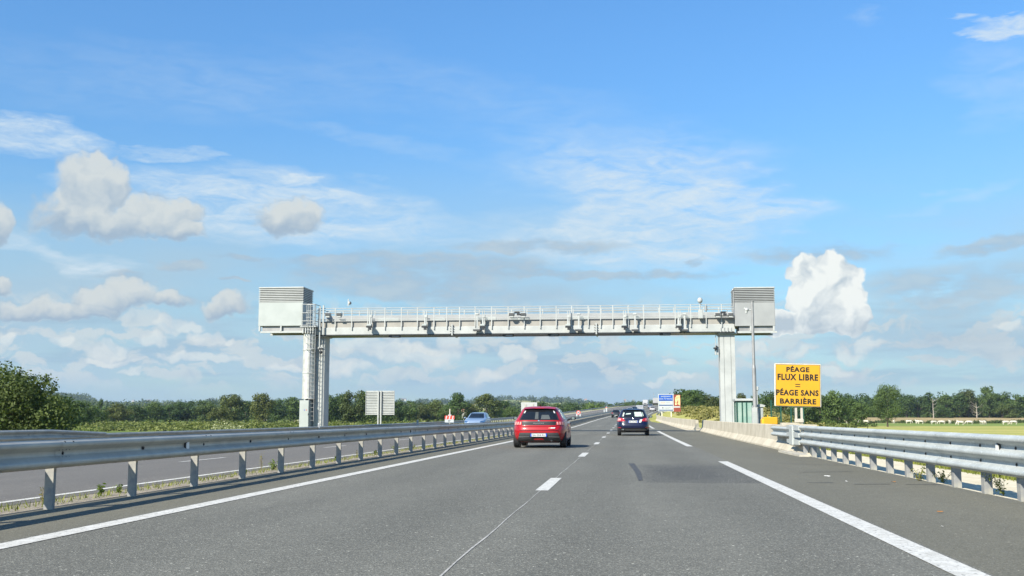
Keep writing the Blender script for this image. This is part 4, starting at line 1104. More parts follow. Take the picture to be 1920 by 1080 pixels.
class Car:
    """body lofted from horizontal slices; rows (z, half width, rear y, front y)"""
    def __init__(s, rows, n=5.6, wheel_r=0.32, axles=(0.72, 3.25), W=0.875):
        s.rows = rows; s.n = n; s.wr = wheel_r; s.ax = axles; s.W = W
        s.z = np.array([r[0] for r in rows]); s.t = np.array(rows)[:, 1:]
    def row(s, z):
        z = min(max(z, s.z[0]), s.z[-1]); i = min(int(np.searchsorted(s.z, z, 'right'))-1, len(s.z)-2)
        t = (z-s.z[i])/(s.z[i+1]-s.z[i])
        p1, p2 = s.t[i], s.t[i+1]; p0 = s.t[i-1] if i > 0 else p1; p3 = s.t[i+2] if i+2 < len(s.z) else p2
        d1 = (p2-p0)/2; d2 = (p3-p1)/2
        sg = p2-p1
        for k in range(3):                       # keep monotone, no overshoot
            if sg[k] == 0: d1[k] = d2[k] = 0
            else:
                d1[k] = math.copysign(min(abs(d1[k]), 2.5*abs(sg[k])), sg[k]) if d1[k]*sg[k] > 0 else 0
                d2[k] = math.copysign(min(abs(d2[k]), 2.5*abs(sg[k])), sg[k]) if d2[k]*sg[k] > 0 else 0
        h = lambda a, b, c, d: (2*t**3-3*t*t+1)*a + (t**3-2*t*t+t)*c + (-2*t**3+3*t*t)*b + (t**3-t*t)*d
        return h(p1, p2, d1, d2)
    def rear(s, x, z):
        W, r, f = s.row(z); m_ = (r+f)/2; L = (f-r)/2
        q = min(abs(x)/W, 0.9999); return m_-L*(1-q**s.n)**(1/s.n)
    def front(s, x, z):
        W, r, f = s.row(z); m_ = (r+f)/2; L = (f-r)/2
        q = min(abs(x)/W, 0.9999); return m_+L*(1-q**s.n)**(1/s.n)
    def side(s, y, z):
        W, r, f = s.row(z); m_ = (r+f)/2; L = (f-r)/2
        q = min(abs(y-m_)/L, 0.9999); return W*(1-q**s.n)**(1/s.n)
    def shell(s, parent, m_, inner=M_dark):
        N_ = 72; zs = list(np.linspace(s.z[0], s.z[-1], 44)); b = MB(); vs = []
        for z in zs:
            W, r, f = s.row(z); mm = (r+f)/2; L = (f-r)/2
            for k in range(N_):
                t = 2*math.pi*k/N_; c, q = math.cos(t), math.sin(t)
                vs.append((W*math.copysign(abs(c)**(2/s.n), c), mm+L*math.copysign(abs(q)**(2/s.n), q), z))
        fs = [(j*N_+k, j*N_+(k+1) % N_, (j+1)*N_+(k+1) % N_, (j+1)*N_+k) for j in range(len(zs)-1) for k in range(N_)]
        fs += [tuple(range(N_-1, -1, -1)), tuple(range((len(zs)-1)*N_, len(zs)*N_))]
        b.add(vs, fs); o = b.build('body', m_, parent)
        # wheel arches
        cut = MB()
        for y in s.ax:
            for sx in (-1, 1): cut.tube((sx*(s.W-.24), y, s.wr+.01), (sx*(s.W+.2), y, s.wr+.01), s.wr+.055, s.wr+.055, 28)
        co = cut.build('cutter', m_)
        md = o.modifiers.new('b', 'BOOLEAN'); md.operation = 'DIFFERENCE'; md.object = co; md.solver = 'EXACT'
        bpy.context.view_layer.update()
        me = bpy.data.meshes.new_from_object(o.evaluated_get(bpy.context.evaluated_depsgraph_get()))
        o.modifiers.clear(); o.data = me; bpy.data.objects.remove(co)
        smooth_mesh(o.data, 38)
        # dark liners close the arches
        b = MB()
        for y in s.ax:
            for sx in (-1, 1):
                x = sx*(s.W-.235); b.tube((x, y, s.wr+.01), (x+sx*.01, y, s.wr+.01), s.wr+.05, s.wr+.05, 28)
        b.build('arch_liner', inner, parent)
        b = MB(); b.box(-s.W+.26, s.W-.26, .45, s.t[:, 2].max()-.35, .17, s.z[0]+.03); b.build('underbody', inner, parent)
        return o
    def patch(s, c, name, m_, parent, off=.006, nx=12, nz=5, face='rear', thick=.012):
        """c: four corners (a,z) counter-clockwise from bottom left, a = x (rear/front) or y (side)"""
        fn = {'rear': s.rear, 'front': s.front}.get(face)
        P = []; 
        for j in range(nz+1):
            for i in range(nx+1):
                u, v = i/nx, j/nz
                a = (1-v)*((1-u)*c[0][0]+u*c[1][0]) + v*((1-u)*c[3][0]+u*c[2][0])
                z = (1-v)*((1-u)*c[0][1]+u*c[1][1]) + v*((1-u)*c[3][1]+u*c[2][1])
                P.append((a, z))
        def at(a, z, o):
            if face in ('rear', 'front'):
                e = 0.01; y = fn(a, z); dz = (fn(a, z+e)-fn(a, z-e))/(2*e); dx = (fn(a+e, z)-fn(a-e, z))/(2*e)
                sg = -1 if face == 'rear' else 1
                nv = Vector((-sg*0 + (dx if face == 'rear' else -dx), -1 if face == 'rear' else 1, (dz if face == 'rear' else -dz))).normalized()
                return Vector((a, y, z)) + nv*o
            sg = 1 if face == 'right' else -1
            e = 0.01; x = s.side(a, z); dz = (s.side(a, z+e)-s.side(a, z-e))/(2*e); dy = (s.side(a+e, z)-s.side(a-e, z))/(2*e)
            nv = Vector((1, -dy, -dz)).normalized(); p = Vector((x, a, z)) + nv*o
            return Vector((sg*p.x, p.y, p.z))
        b = MB(); n = nx+1
        A = [at(a, z, off) for a, z in P]; Bk = [at(a, z, off-thick) for a, z in P]; L = len(A)
        fs = [(j*n+i, j*n+i+1, (j+1)*n+i+1, (j+1)*n+i) for j in range(nz) for i in range(nx)]
        ring = [i for i in range(nx)] + [j*n+nx for j in range(nz)] + [nz*n+i for i in range(nx, 0, -1)] + [j*n for j in range(nz, 0, -1)]
        fs += [(ring[k], ring[(k+1) % len(ring)], L+ring[(k+1) % len(ring)], L+ring[k]) for k in range(len(ring))]
        b.add(A+Bk, fs); return b.build(name, m_, parent, smooth=30)
    def wheels(s, parent, spokes=5, simple=False, wd=.20):
        first = None
        for y in s.ax:
            for sx in (-1, 1):
                x = sx*(s.W-wd/2-.035)
                if first is None:
                    g = bpy.data.objects.new('wheel', None); COL.objects.link(g); g.parent = parent; first = g
                    b = MB(); R = s.wr; pr = [(-wd/2, R*.62), (-wd/2, R*.90), (-wd/2+.03, R), (wd/2-.03, R), (wd/2, R*.90), (wd/2, R*.62)]
                    nn = 28; vs = [(p[0], p[1]*math.cos(2*math.pi*k/nn), p[1]*math.sin(2*math.pi*k/nn)) for k in range(nn) for p in pr]
                    fs = [(k*6+i, ((k+1) % nn)*6+i, ((k+1) % nn)*6+(i+1) % 6, k*6+(i+1) % 6) for k in range(nn) for i in range(6)]
                    b.add(vs, fs); b.build('tyre', M_rubber, g, smooth=40)
                    if not simple:
                        b = MB(); b.tube((-.03, 0, 0), (.02, 0, 0), R*.61, R*.61, 24)
                        for k in range(spokes):
                            a = 2*math.pi*k/spokes; M = Matrix.Rotation(a, 4, 'X')
                            b.box(.02, wd/2-.025, -.035, .035, .02, R*.60, M=M)
                        b.tube((.02, 0, 0), (wd/2-.015, 0, 0), .05, .045, 12)
                        nn2 = 24
                        for k in range(nn2):
                            a0, a1 = 2*math.pi*k/nn2, 2*math.pi*(k+1)/nn2
                            b.tube((wd/2-.03, R*.6*math.cos(a0), R*.6*math.sin(a0)), (wd/2-.03, R*.6*math.cos(a1), R*.6*math.sin(a1)), .015, .015, 5)
                        b.build('rim', M_rim, g, smooth=40)
                else:
                    g = copy_tree(first, parent)
                g.location = (x, y, s.wr); g.rotation_euler = (0, 0, 0 if sx > 0 else math.pi)
    def mirror(s, parent, y, z, w, m_, glass=True):
        for sx in (-1, 1):
            x = s.side(y, z-.06)
            b = MB(); b.tube((sx*(x-.02), y, z-.06), (sx*(x+.08), y-.02, z-.03), .03, .025, 6)
            b.sphere((sx*(x+.08+w/2), y-.0, z), w/2, 12, (1, .55, .68)); o = b.build('wing_mirror', m_, parent, smooth=40)
            if glass:
                MB().tube((sx*(x+.08+w/2), y-w*.275, z), (sx*(x+.08+w/2), y-w*.265, z), w*.27, w*.27, 12).build('mirror_glass', mat('mirror_glass', (.6, .62, .64), .08, metal=1.0), o)

def road_heading(Y): return -math.atan((cx(Y+1)-cx(Y-1))/2)
def car_root(name, x, Y, label, cat='car', group=None, flip=False):
    sl = math.atan((rz(Y+2)-rz(Y-2))/4)
    s = x-cx(Y)
    g = empty(name, (x, Y, rz(Y)+opp_dz(s)+.003), label, cat, group, rz=road_heading(Y)+(math.pi if flip else 0))
    g.rotation_euler.x = -sl if flip else sl
    return g

HATCH = [(0.20,.76,.26,3.80),(0.27,.815,.12,3.92),(0.36,.855,.05,4.0),(0.48,.868,.0,4.04),(0.60,.872,.0,4.05),(0.70,.868,.03,4.02),(0.78,.862,.075,3.96),
         (0.86,.85,.085,3.80),(0.93,.825,.10,3.45),(0.98,.79,.14,3.05),(1.05,.745,.20,2.86),(1.15,.69,.285,2.66),(1.25,.635,.37,2.46),(1.33,.585,.44,2.24),
         (1.38,.535,.49,2.05),(1.41,.48,.55,1.9),(1.43,.40,.66,1.72),(1.44,.27,.85,1.5)]
def red_hatch(x, Y):
    g = car_root('red_car', x, Y, 'glossy red hatchback driving ahead in the left lane, seen from behind')
    M_red = carpaint('red_paint', (0.33, 0.005, 0.010)); c = Car(HATCH, n=4.7)
    body = c.shell(g, M_red)
    c.wheels(g)
    c.mirror(g, 2.55, 1.02, .19, M_trim)
    # rear window
    rw = c.patch([(-.635, .955), (.635, .955), (.475, 1.345), (-.475, 1.345)], 'rear_window', M_trim, g, off=.004, nx=16, nz=8)
    c.patch([(-.575, .975), (.575, .975), (.44, 1.300), (-.44, 1.300)], 'rear_glass', M_glass, rw, off=.010, nx=16, nz=8)
    c.patch([(-.13, .985), (-.02, .985), (-.03, 1.23), (-.12, 1.23)], 'seat_seen', M_seen, rw, off=.013, nx=3, nz=4, thick=.002)
    c.patch([(.06, .985), (.36, .985), (.30, 1.13), (.08, 1.13)], 'seat_seen', M_seen, rw, off=.013, nx=3, nz=4, thick=.002)
    for sx in (-1, 1): c.patch([(sx*.46, 1.19), (sx*.50, 1.19), (sx*.455, 1.27), (sx*.425, 1.27)][::1], 'sticker', M_plate, rw, off=.014, nx=2, nz=2, thick=.002)
    # roof spoiler and antenna
    b = MB(); P = []
    for k in range(13):
        u = -1+2*k/12; xx = u*.50; z = 1.40-.028*u*u
        P += [(xx, .60-.0*abs(u), z+.026), (xx, .34+.05*u*u, z-.030), (xx, .40+.05*u*u, z-.050)]
    fs = [(3*k+i, 3*k+(i+1) % 3, 3*k+3+(i+1) % 3, 3*k+3+i) for k in range(12) for i in range(3)] + [(0, 2, 1), (36, 37, 38)]
    b.add(P, fs); sp = b.build('roof_spoiler', M_red, g, smooth=35)
    MB().box(-.16, .16, .335, .345, 1.362, 1.376).build('brake_light', M_lamp, sp)
    b = MB(); b.tube((0, .95, 1.42), (0, .80, 1.52), .02, .008, 6); b.build('antenna', M_trim, g)
    # black band and lamps
    band = c.patch([(-.80, .785), (.80, .785), (.74, .915), (-.74, .915)], 'black_band', M_trim, g, off=.008, nx=24, nz=4)
    text_mesh('lettering', 'PEUGEOT', M_plastic_text, band, 0, c.rear(0, .85)-.014, .848, .34, .030)
    for sx in (-1, 1):
        q = [(.53, .79), (.822, .775), (.785, .925), (.55, .91)]
        q = [(sx*a, z) for a, z in q]
        if sx < 0: q = [q[1], q[0], q[3], q[2]]
        l = c.patch(q, 'tail_light', M_lamp, g, off=.014, nx=8, nz=4)
        for k in range(3):
            x0 = .565+k*.075; c.patch([(sx*x0, .80), (sx*(x0+.04), .80), (sx*(x0+.025), .895), (sx*(x0-.015), .895)], 'claw', M_lamph, l, off=.020, nx=2, nz=3, thick=.004)
    MB().sphere((0, c.rear(0, .925)-.004, .925), .035, 10, (1, .25, 1)).build('badge', M_chrome, g)
    MB().box(-.008, .008, c.rear(0, .97)-.03, c.rear(0, .97)-.012, .955, 1.05).build('wiper', M_trim, g)
    # tailgate edges and creases
    for sx in (-1, 1):
        c.patch([(sx*.60, .60), (sx*.606, .60), (sx*.70, .79), (sx*.694, .79)], 'panel_gap', M_trim, g, off=.003, nx=1, nz=6)
    c.patch([(-.60, .597), (.60, .597), (.60, .603), (-.60, .603)], 'panel_gap', M_trim, g, off=.003, nx=16, nz=1)
    c.patch([(-.52, .735), (.52, .735), (.56, .75), (-.56, .75)], 'tailgate_crease', M_red, g, off=.016, nx=16, nz=2, thick=.02)
    c.patch([(-.60, .61), (.60, .61), (.55, .635), (-.55, .635)], 'tailgate_lip', M_red, g, off=.022, nx=16, nz=2, thick=.03)
    c.patch([(.30, .665), (.50, .665), (.52, .70), (.32, .70)], 'sticker', M_plate, g, off=.020, nx=4, nz=2, thick=.004)
    c.patch([(.30, .665), (.36, .665), (.38, .70), (.32, .70)], 'sticker', mat('orange_mark', (.7, .2, .1), .5), g, off=.022, nx=2, nz=2, thick=.003)
    # bumper insert, plate
    ins = c.patch([(-.69, .225), (.69, .225), (.60, .525), (-.60, .525)], 'bumper_insert', M_trimg, g, off=.012, nx=22, nz=6, thick=.02)
    for sx in (-1, 1):
        q = [(sx*.30, .385), (sx*.63, .37), (sx*.63, .40), (sx*.30, .40)]
        if sx < 0: q = [q[1], q[0], q[3], q[2]]
        c.patch(q, 'bright_strip', M_rim, ins, off=.02, nx=6, nz=1, thick=.01)
    yb = c.rear(0, .43)-.016
    pl = MB().box(-.275, .275, yb-.012, yb, .385, .505).build('plate_frame', M_trim, g)
    MB().box(-.26, .26, yb-.018, yb-.013, .395, .497).build('plate', M_plate, pl)
    for sx in (-.24, .24): MB().box(sx-.02, sx+.02, yb-.022, yb-.019, .395, .497).build('plate_band', M_pblue, pl)
    text_mesh('lettering', 'GA-504-RL', M_dark, pl, 0, yb-.0235, .446, .40, .060, bold=.01)
    c.patch([(-.17, .29), (.17, .29), (.12, .335), (-.12, .335)], 'fog_light', M_lamp, ins, off=.02, nx=4, nz=2, thick=.01)
    MB().tube((.40, .12, .26), (.40, .02, .255), .03, .03, 10).build('exhaust', M_dark, g)
    # side glass (one dark area each side split by pillars) and door lines
    for f in ('left', 'right'):
        sw = c.patch([(.62, 1.0), (2.75, .955), (1.95, 1.335), (.78, 1.335)], 'side_window', M_glass, g, off=.005, nx=14, nz=5, face=f)
        for y in (1.30, 1.95): c.patch([(y, .97), (y+.06, .97), (y+.0, 1.34), (y-.06, 1.34)], 'pillar', M_trim, sw, off=.009, nx=1, nz=4, face=f)
        for y in (1.28, 2.30): c.patch([(y, .32), (y+.008, .32), (y+.008, .93), (y, .93)], 'door_gap', M_trim, g, off=.002, nx=1, nz=6, face=f)
        c.patch([(1.15, .22), (2.85, .22), (2.85, .30), (1.15, .30)], 'sill', M_trim, g, off=.012, nx=8, nz=1, face=f)
        for y in (1.38, 2.40): c.patch([(y, .80), (y+.17, .80), (y+.17, .83), (y, .83)], 'door_handle', M_red, g, off=.03, nx=2, nz=1, face=f, thick=.03)
    c.patch([(-.66, .97), (.66, .97), (.50, 1.37), (-.50, 1.37)], 'windscreen', M_glass, g, off=.005, nx=12, nz=6, face='front')
    return g
pr = pt(1010, 838.5, 35.6)
rc_ = red_hatch(pr.x, 35.6); rc_.scale = (1.05, 1.0, .955)

ESTATE = [(0.20,.78,.26,4.30),(0.27,.84,.12,4.42),(0.38,.885,.03,4.5),(0.52,.90,.0,4.54),(0.64,.902,.03,4.55),(0.74,.898,.08,4.5),(0.84,.885,.10,4.35),
          (0.92,.865,.11,4.0),(0.98,.835,.14,3.5),(1.04,.80,.18,3.15),(1.12,.765,.23,2.95),(1.22,.72,.30,2.75),(1.32,.675,.37,2.5),(1.39,.63,.42,2.3),
          (1.43,.575,.47,2.1),(1.455,.49,.60,1.9),(1.47,.34,.85,1.6)]
def blue_hatch(x, Y):
    g = car_root('blue_car', x, Y, 'dark blue hatchback with silver roof edges in the right lane ahead')
    M_nv = carpaint('navy_paint', (0.0035, 0.006, 0.030), rough=.35); c = Car(ESTATE, axles=(.86, 3.48), W=.902, wheel_r=.325)
    c.shell(g, M_nv); c.wheels(g); c.mirror(g, 2.8, 1.03, .20, M_trim)
    rw = c.patch([(-.66, .985), (.66, .985), (.53, 1.385), (-.53, 1.385)], 'rear_window', M_trim, g, off=.004, nx=16, nz=8)
    c.patch([(-.62, 1.0), (.62, 1.0), (.50, 1.355), (-.50, 1.355)], 'rear_glass', M_glass, rw, off=.010, nx=16, nz=8)
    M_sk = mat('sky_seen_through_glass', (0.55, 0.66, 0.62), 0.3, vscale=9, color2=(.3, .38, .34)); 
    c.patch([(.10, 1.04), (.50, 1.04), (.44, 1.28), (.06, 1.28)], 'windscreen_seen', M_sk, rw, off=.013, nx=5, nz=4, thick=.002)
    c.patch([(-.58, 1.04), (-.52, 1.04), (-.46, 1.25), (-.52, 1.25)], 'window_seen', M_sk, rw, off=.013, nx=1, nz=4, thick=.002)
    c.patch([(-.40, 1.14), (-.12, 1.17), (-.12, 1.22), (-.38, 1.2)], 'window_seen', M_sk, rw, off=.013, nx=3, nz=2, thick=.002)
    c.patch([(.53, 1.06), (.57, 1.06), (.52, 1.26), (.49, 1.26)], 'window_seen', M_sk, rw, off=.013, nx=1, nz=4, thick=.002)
    for sx in (-1, 1):
        q = [(sx*.42, .80), (sx*.885, .76), (sx*.80, .985), (sx*.56, .93)]
        if sx < 0: q = [q[1], q[0], q[3], q[2]]
        l = c.patch(q, 'tail_light', M_lamp, g, off=.014, nx=8, nz=5)
        q = [(sx*.66, .83), (sx*.83, .82), (sx*.78, .93), (sx*.66, .92)]
        if sx < 0: q = [q[1], q[0], q[3], q[2]]
        c.patch(q, 'lamp_core', M_lamph, l, off=.02, nx=3, nz=3, thick=.004)
        b = MB(); b.path([(sx*.56, .75, 1.462), (sx*.60, 1.1, 1.475), (sx*.60, 2.1, 1.475), (sx*.56, 2.4, 1.45)], .022, 6); b.build('roof_rail', M_chrome, g)
        c.patch([(sx*.66, .425), (sx*.84, .425), (sx*.84, .455), (sx*.66, .455)], 'reflector', M_lamp, g, off=.012, nx=3, nz=1)
    # spoiler
    b = MB(); P = []
    for k in range(13):
        u = -1+2*k/12; xx = u*.55; z = 1.435-.03*u*u
        P += [(xx, .62, z+.022), (xx, .33+.05*u*u, z-.02), (xx, .39+.05*u*u, z-.045)]
    b.add(P, [(3*k+i, 3*k+(i+1) % 3, 3*k+3+(i+1) % 3, 3*k+3+i) for k in range(12) for i in range(3)] + [(0, 2, 1), (36, 37, 38)])
    b.build('roof_spoiler', M_nv, g, smooth=35)
    MB().tube((0, 1.0, 1.45), (0, .88, 1.56), .02, .008, 6).build('antenna', M_trim, g)
    y = c.rear(0, .92); MB().sphere((0, y-.004, .905), .05, 12, (1, .25, 1)).build('badge', M_chrome, g)
    y = c.rear(0, .77)-.012
    pl = MB().box(-.265, .265, y-.02, y+.02, .705, .815).build('plate', M_plate, g)
    for sx in (-.24, .24): MB().box(sx-.02, sx+.02, y-.024, y-.021, .708, .812).build('plate_band', M_pblue, pl)
    text_mesh('lettering', 'FD-318-KM', M_dark, pl, 0, y-.0245, .76, .40, .060, bold=.01)
    c.patch([(.32, .70), (.43, .72), (.50, .90), (.36, .87)], 'painted_sun_glint', M_plate, g, off=.016, nx=2, nz=2, thick=.003)  # sun glint painted as a pale patch on the tailgate
    c.patch([(-.70, .26), (.70, .26), (.74, .42), (-.74, .42)], 'bumper_insert', M_trim, g, off=.012, nx=20, nz=3, thick=.02)
    c.patch([(-.46, .315), (.66, .315), (.66, .335), (-.46, .335)], 'chrome_strip', M_chrome, g, off=.02, nx=14, nz=1, thick=.01)
    for x_ in (-.60, -.53): MB().tube((x_, .14, .33), (x_, .0, .33), .03, .03, 10).build('exhaust', M_chrome, g)
    c.patch([(-.86, .575), (.86, .575), (.86, .583), (-.86, .583)], 'panel_gap', M_trim, g, off=.003, nx=20, nz=1)
    for f in ('left', 'right'):
        c.patch([(.62, 1.03), (3.0, .985), (2.2, 1.385), (.85, 1.385)], 'side_window', M_glass, g, off=.005, nx=14, nz=5, face=f)
        c.patch([(.60, 1.005), (3.0, .96), (3.0, .975), (.60, 1.022)], 'window_trim', M_chrome, g, off=.008, nx=14, nz=1, face=f)
    c.patch([(-.70, 1.0), (.70, 1.0), (.55, 1.40), (-.55, 1.40)], 'windscreen', M_glass, g, off=.005, nx=12, nz=6, face='front')
    return g
pb = pt(1187.5, 811, 59.5)
blue_hatch(pb.x, 59.5)

def plain_car(x, Y, paint, label, flip=False, name='car', detail=True):
    g = car_root(name, x, Y, label, flip=flip)
    c = Car(HATCH if not flip else ESTATE, axles=(.72, 3.25) if not flip else (.86, 3.48), W=.872 if not flip else .902)
    c.shell(g, paint); c.wheels(g, simple=not detail)
    if flip: c.rows = None
    top = 1.33 if not flip else 1.38
    c.patch([(-.60, .97), (.60, .97), (.47, top), (-.47, top)], 'rear_window', M_glass, g, off=.006, nx=12, nz=6)
    c.patch([(-.66, 1.0), (.66, 1.0), (.52, top+.01), (-.52, top+.01)], 'windscreen', M_glass, g, off=.006, nx=12, nz=6, face='front')
    for f in ('left', 'right'): c.patch([(.66, 1.0), (2.7, .97), (2.0, top), (.82, top)], 'side_window', M_glass, g, off=.006, nx=10, nz=4, face=f)
    for sx in (-1, 1):
        c.patch([(sx*.6, .80), (sx*.83, .80), (sx*.78, .92), (sx*.6, .92)], 'tail_light', M_lamp, g, off=.01, nx=3, nz=2)
        c.patch([(sx*.50, .66), (sx*.82, .68), (sx*.78, .78), (sx*.52, .76)], 'headlight', M_chrome, g, off=.01, nx=3, nz=2, face='front')
    c.patch([(-.4, .36), (.4, .36), (.44, .58), (-.44, .58)], 'grille', M_trim, g, off=.01, nx=6, nz=2, face='front')
    c.patch([(-.26, .40), (.26, .40), (.26, .50), (-.26, .50)], 'plate', M_plate, g, off=.02, nx=4, nz=1)
    c.mirror(g, 2.6, 1.02, .18, paint, glass=False)
    return g
Pblue = carpaint('pale_blue_paint', (0.17, 0.24, 0.36), rough=.3); Pwhite = carpaint('white_paint', (0.34, 0.345, 0.35))
Pdark = carpaint('black_paint', (0.012, 0.014, 0.018)); Pgrey = carpaint('grey_blue_paint', (0.10, 0.14, 0.19))
p = pt(898, 795, 90); plain_car(p.x, 91.5, Pblue, 'pale metallic blue car coming toward the camera behind the median rail', flip=True)
p = pt(1155, 786, 197); plain_car(p.x, 197, Pdark, 'small dark car in the left lane, half hidden by the blue hatchback', detail=False)
p = pt(1182, 770, 262); plain_car(p.x, 262, Pwhite, 'white oncoming car just above the left roof corner of the blue hatchback', flip=True, detail=False)
p = pt(1190.5, 769, 285); plain_car(p.x, 285, Pdark, 'dark oncoming car behind the white one on the opposite carriageway', flip=True, detail=False)
p = pt(1223.5, 771, 305); plain_car(p.x, 305, Pwhite, 'white car in our carriageway just left of the blue payment sign', detail=False)
p = pt(1219, 767, 360); plain_car(p.x, 360, Pgrey, 'distant grey blue car up the rise beyond the small white car', detail=False)
def van(x, Y, label, flip=False, W=.98, L=5.2, H=2.3, name='van', truck=False):
    g = car_root(name, x, Y, label, cat='van' if not truck else 'truck', flip=flip)
    if truck:
        MB().box(-W, W, 0, L-2.2, .9, H, bev=.05).build('cargo_box', Pwhite, g)
        MB().prism([(L-2.1, .5), (L, .5), (L, 1.5), (L-.35, H*.82), (L-2.1, H*.86)], -W+.04, W-.04, 'x').build('cab', Pwhite, g)
        MB().box(-W+.1, W-.1, .1, L-.2, .45, .9).build('chassis', M_trim, g)
        MB().box(-W+.12, W-.12, L-.2, L+.02, 1.5, 2.0).build('windscreen', M_glass, g)
        MB().box(-W, W, -.05, .0, .55, .72).build('bumper', M_trimg, g)
    else:
        MB().prism([(0, .35), (L, .35), (L, .95), (L-.55, 1.25), (L-1.3, H-.1), (L-1.6, H), (.12, H), (0, H-.2)], -W, W, 'x').build('body', Pwhite, g)
        MB().prism([(L-.60, 1.28), (L-.58, 1.28), (L-1.27, H-.15), (L-1.31, H-.15)], -W+.12, W-.12, 'x').build('windscreen', M_glass, g)
        MB().box(-W+.12, W-.12, -.01, -.003, 1.2, H-.3).build('rear_window', M_glass, g)
        MB().box(-.5, .5, L+.003, L+.02, .5, .8).build('grille', M_trim, g)
    for y in (.9, L-.95):
        for sx in (-1, 1): MB().tube((sx*(W-.2), y, .36), (sx*(W+.01), y, .36), .36, .36, 16).build('wheel', M_rubber, g)
p = pt(1201, 769.5, 300); van(p.x, 300, 'white oncoming van above the right roof corner of the blue hatchback', flip=True, W=.95, H=1.75)
p = pt(1212, 766.5, 440); van(p.x, 440, 'small white van far up the opposite carriageway', flip=True)
p = pt(1229.5, 768.5, 430); van(p.x, 430, 'white box truck far ahead beside the left edge of the blue payment sign', truck=True, name='truck', W=1.1, L=7, H=2.9)

# ------------------------------------------------------------------ vegetation
def cards_mesh(name, C, Nrm, size, rng, m_, up=0.25, jit=0.55, aspect=0.7):
    """one leaf-shaped quad per point; Nrm biases its facing"""
    n = len(C)
    nr = Nrm + rng.normal(0, jit, (n, 3)); nr[:, 2] += up; nr /= np.linalg.norm(nr, axis=1)[:, None]+1e-9
    t = rng.normal(0, 1, (n, 3)); a = np.cross(nr, t); a /= np.linalg.norm(a, axis=1)[:, None]+1e-9
    b_ = np.cross(nr, a); sz = (size*rng.uniform(.6, 1.35, n))[:, None] if np.isscalar(size) else (size*rng.uniform(.6, 1.35, n))[:, None]
    V = np.stack([C-a*sz*.5, C-b_*sz*.5*aspect+nr*sz*.08, C+a*sz*.5, C+b_*sz*.5*aspect+nr*sz*.08], 1).reshape(-1, 3)
    me = bpy.data.meshes.new(name); me.vertices.add(4*n); me.vertices.foreach_set('co', V.astype('f').ravel())
    me.loops.add(4*n); me.loops.foreach_set('vertex_index', np.arange(4*n, dtype='i'))
    me.polygons.add(n); me.polygons.foreach_set('loop_start', np.arange(0, 4*n, 4, dtype='i'))
    me.update(calc_edges=True); me.materials.append(m_)
    return me
def crown_points(rng, h, w, n, base=0.15, lobes=26, shape='round', dens=.8):
    """points on many leaf clumps filling an uneven crown of height h, width w whose foot is at z=base*h"""
    z0 = base*h; H = h-z0; out = []; nrm = []
    L = []
    for k in range(lobes):
        t = (k+.5)/lobes
        if shape == 'round': u = rng.uniform(.05, .93); rad = math.sqrt(max(0, 1-(2*u-.95)**2))*.5*w
        elif shape == 'tall': u = rng.uniform(.04, .95); rad = (.30+.5*math.sin(math.pi*min(1, u*1.1)))*.5*w
        elif shape == 'cone': u = rng.uniform(.02, .95)**1.3; rad = (1-u)*.5*w+.05*w
        else: u = rng.uniform(.0, .8); rad = .5*w*math.sqrt(max(0.05, 1-u*u))
        a = rng.uniform(0, 2*math.pi); q = rad*rng.uniform(.35, .84)
        r = w*rng.uniform(.11, .22)*(1.0 if shape != 'cone' else .7)
        L.append((q*math.cos(a), q*math.sin(a), z0+u*H*.93, r))
    wts = np.array([l[3]**2 for l in L]); wts /= wts.sum()
    idx = rng.choice(len(L), n, p=wts); Ls = np.array(L)[idx]
    d = rng.normal(0, 1, (n, 3)); d /= np.linalg.norm(d, axis=1)[:, None]
    # twiggy sub-clumps: favour random directions so that each lobe breaks up
    rr = Ls[:, 3]*(1-rng.exponential(.16, n)).clip(.2, 1)*(1+.22*np.sin(d[:, 0]*9+Ls[:, 0]*7)*np.sin(d[:, 2]*8+Ls[:, 1]*5))
    P = Ls[:, :3]+d*rr[:, None]*np.array([1, 1, .8])
    P[:, 2] = np.maximum(P[:, 2], z0*.7); P[:, 2] *= h/np.percentile(P[:, 2], 99.7); P[:, :2] *= (w/2)/np.percentile(np.abs(P[:, :2]), 99)
    return P, d, L
def trunk_mb(rng, h, w, L, r0=None, lean=0.0):
    b = MB(); r0 = r0 or h*.028
    pts_ = [(0, 0, -.4)]; x = y = 0
    for k in range(1, 6):
        x += rng.normal(0, h*.012)+lean*h*.03; y += rng.normal(0, h*.012); pts_.append((x, y, h*.82*k/5))
    for k in range(5): b.tube(pts_[k], pts_[k+1], r0*(1-.17*k)*(1.25 if k == 0 else 1), r0*(1-.17*(k+1)), 7)
    for l in L[:10]:
        zz = max(h*.12, l[2]-math.hypot(l[0], l[1])*.9); k = min(4, int(zz/(h*.82)*5)); p = Vector(pts_[k]).lerp(Vector(pts_[k+1]), zz/(h*.82)*5-k if zz < h*.82 else 1)
        mid = p.lerp(Vector(l[:3]), .5)+Vector((0, 0, .03*h)); b.tube(p, mid, r0*.38, r0*.26, 5); b.tube(mid, l[:3], r0*.26, r0*.08, 5)
    return b
PROTO = {}
def proto(key, seed, h, w, n, leaf, m_, shape='round', base=.15, lobes=26, jit=.55):
    if key in PROTO: return PROTO[key]
    rng = np.random.default_rng(seed)
    P, d, L = crown_points(rng, h, w, n, base, lobes, shape)
    cm = cards_mesh('crown', P, d, leaf, rng, m_, jit=jit)
    t = trunk_mb(rng, h, w, L); tm = bpy.data.meshes.new('trunk'); tm.from_pydata(t.v, [], t.f); tm.materials.append(M_bark)
    PROTO[key] = (cm, tm, h, w); return PROTO[key]
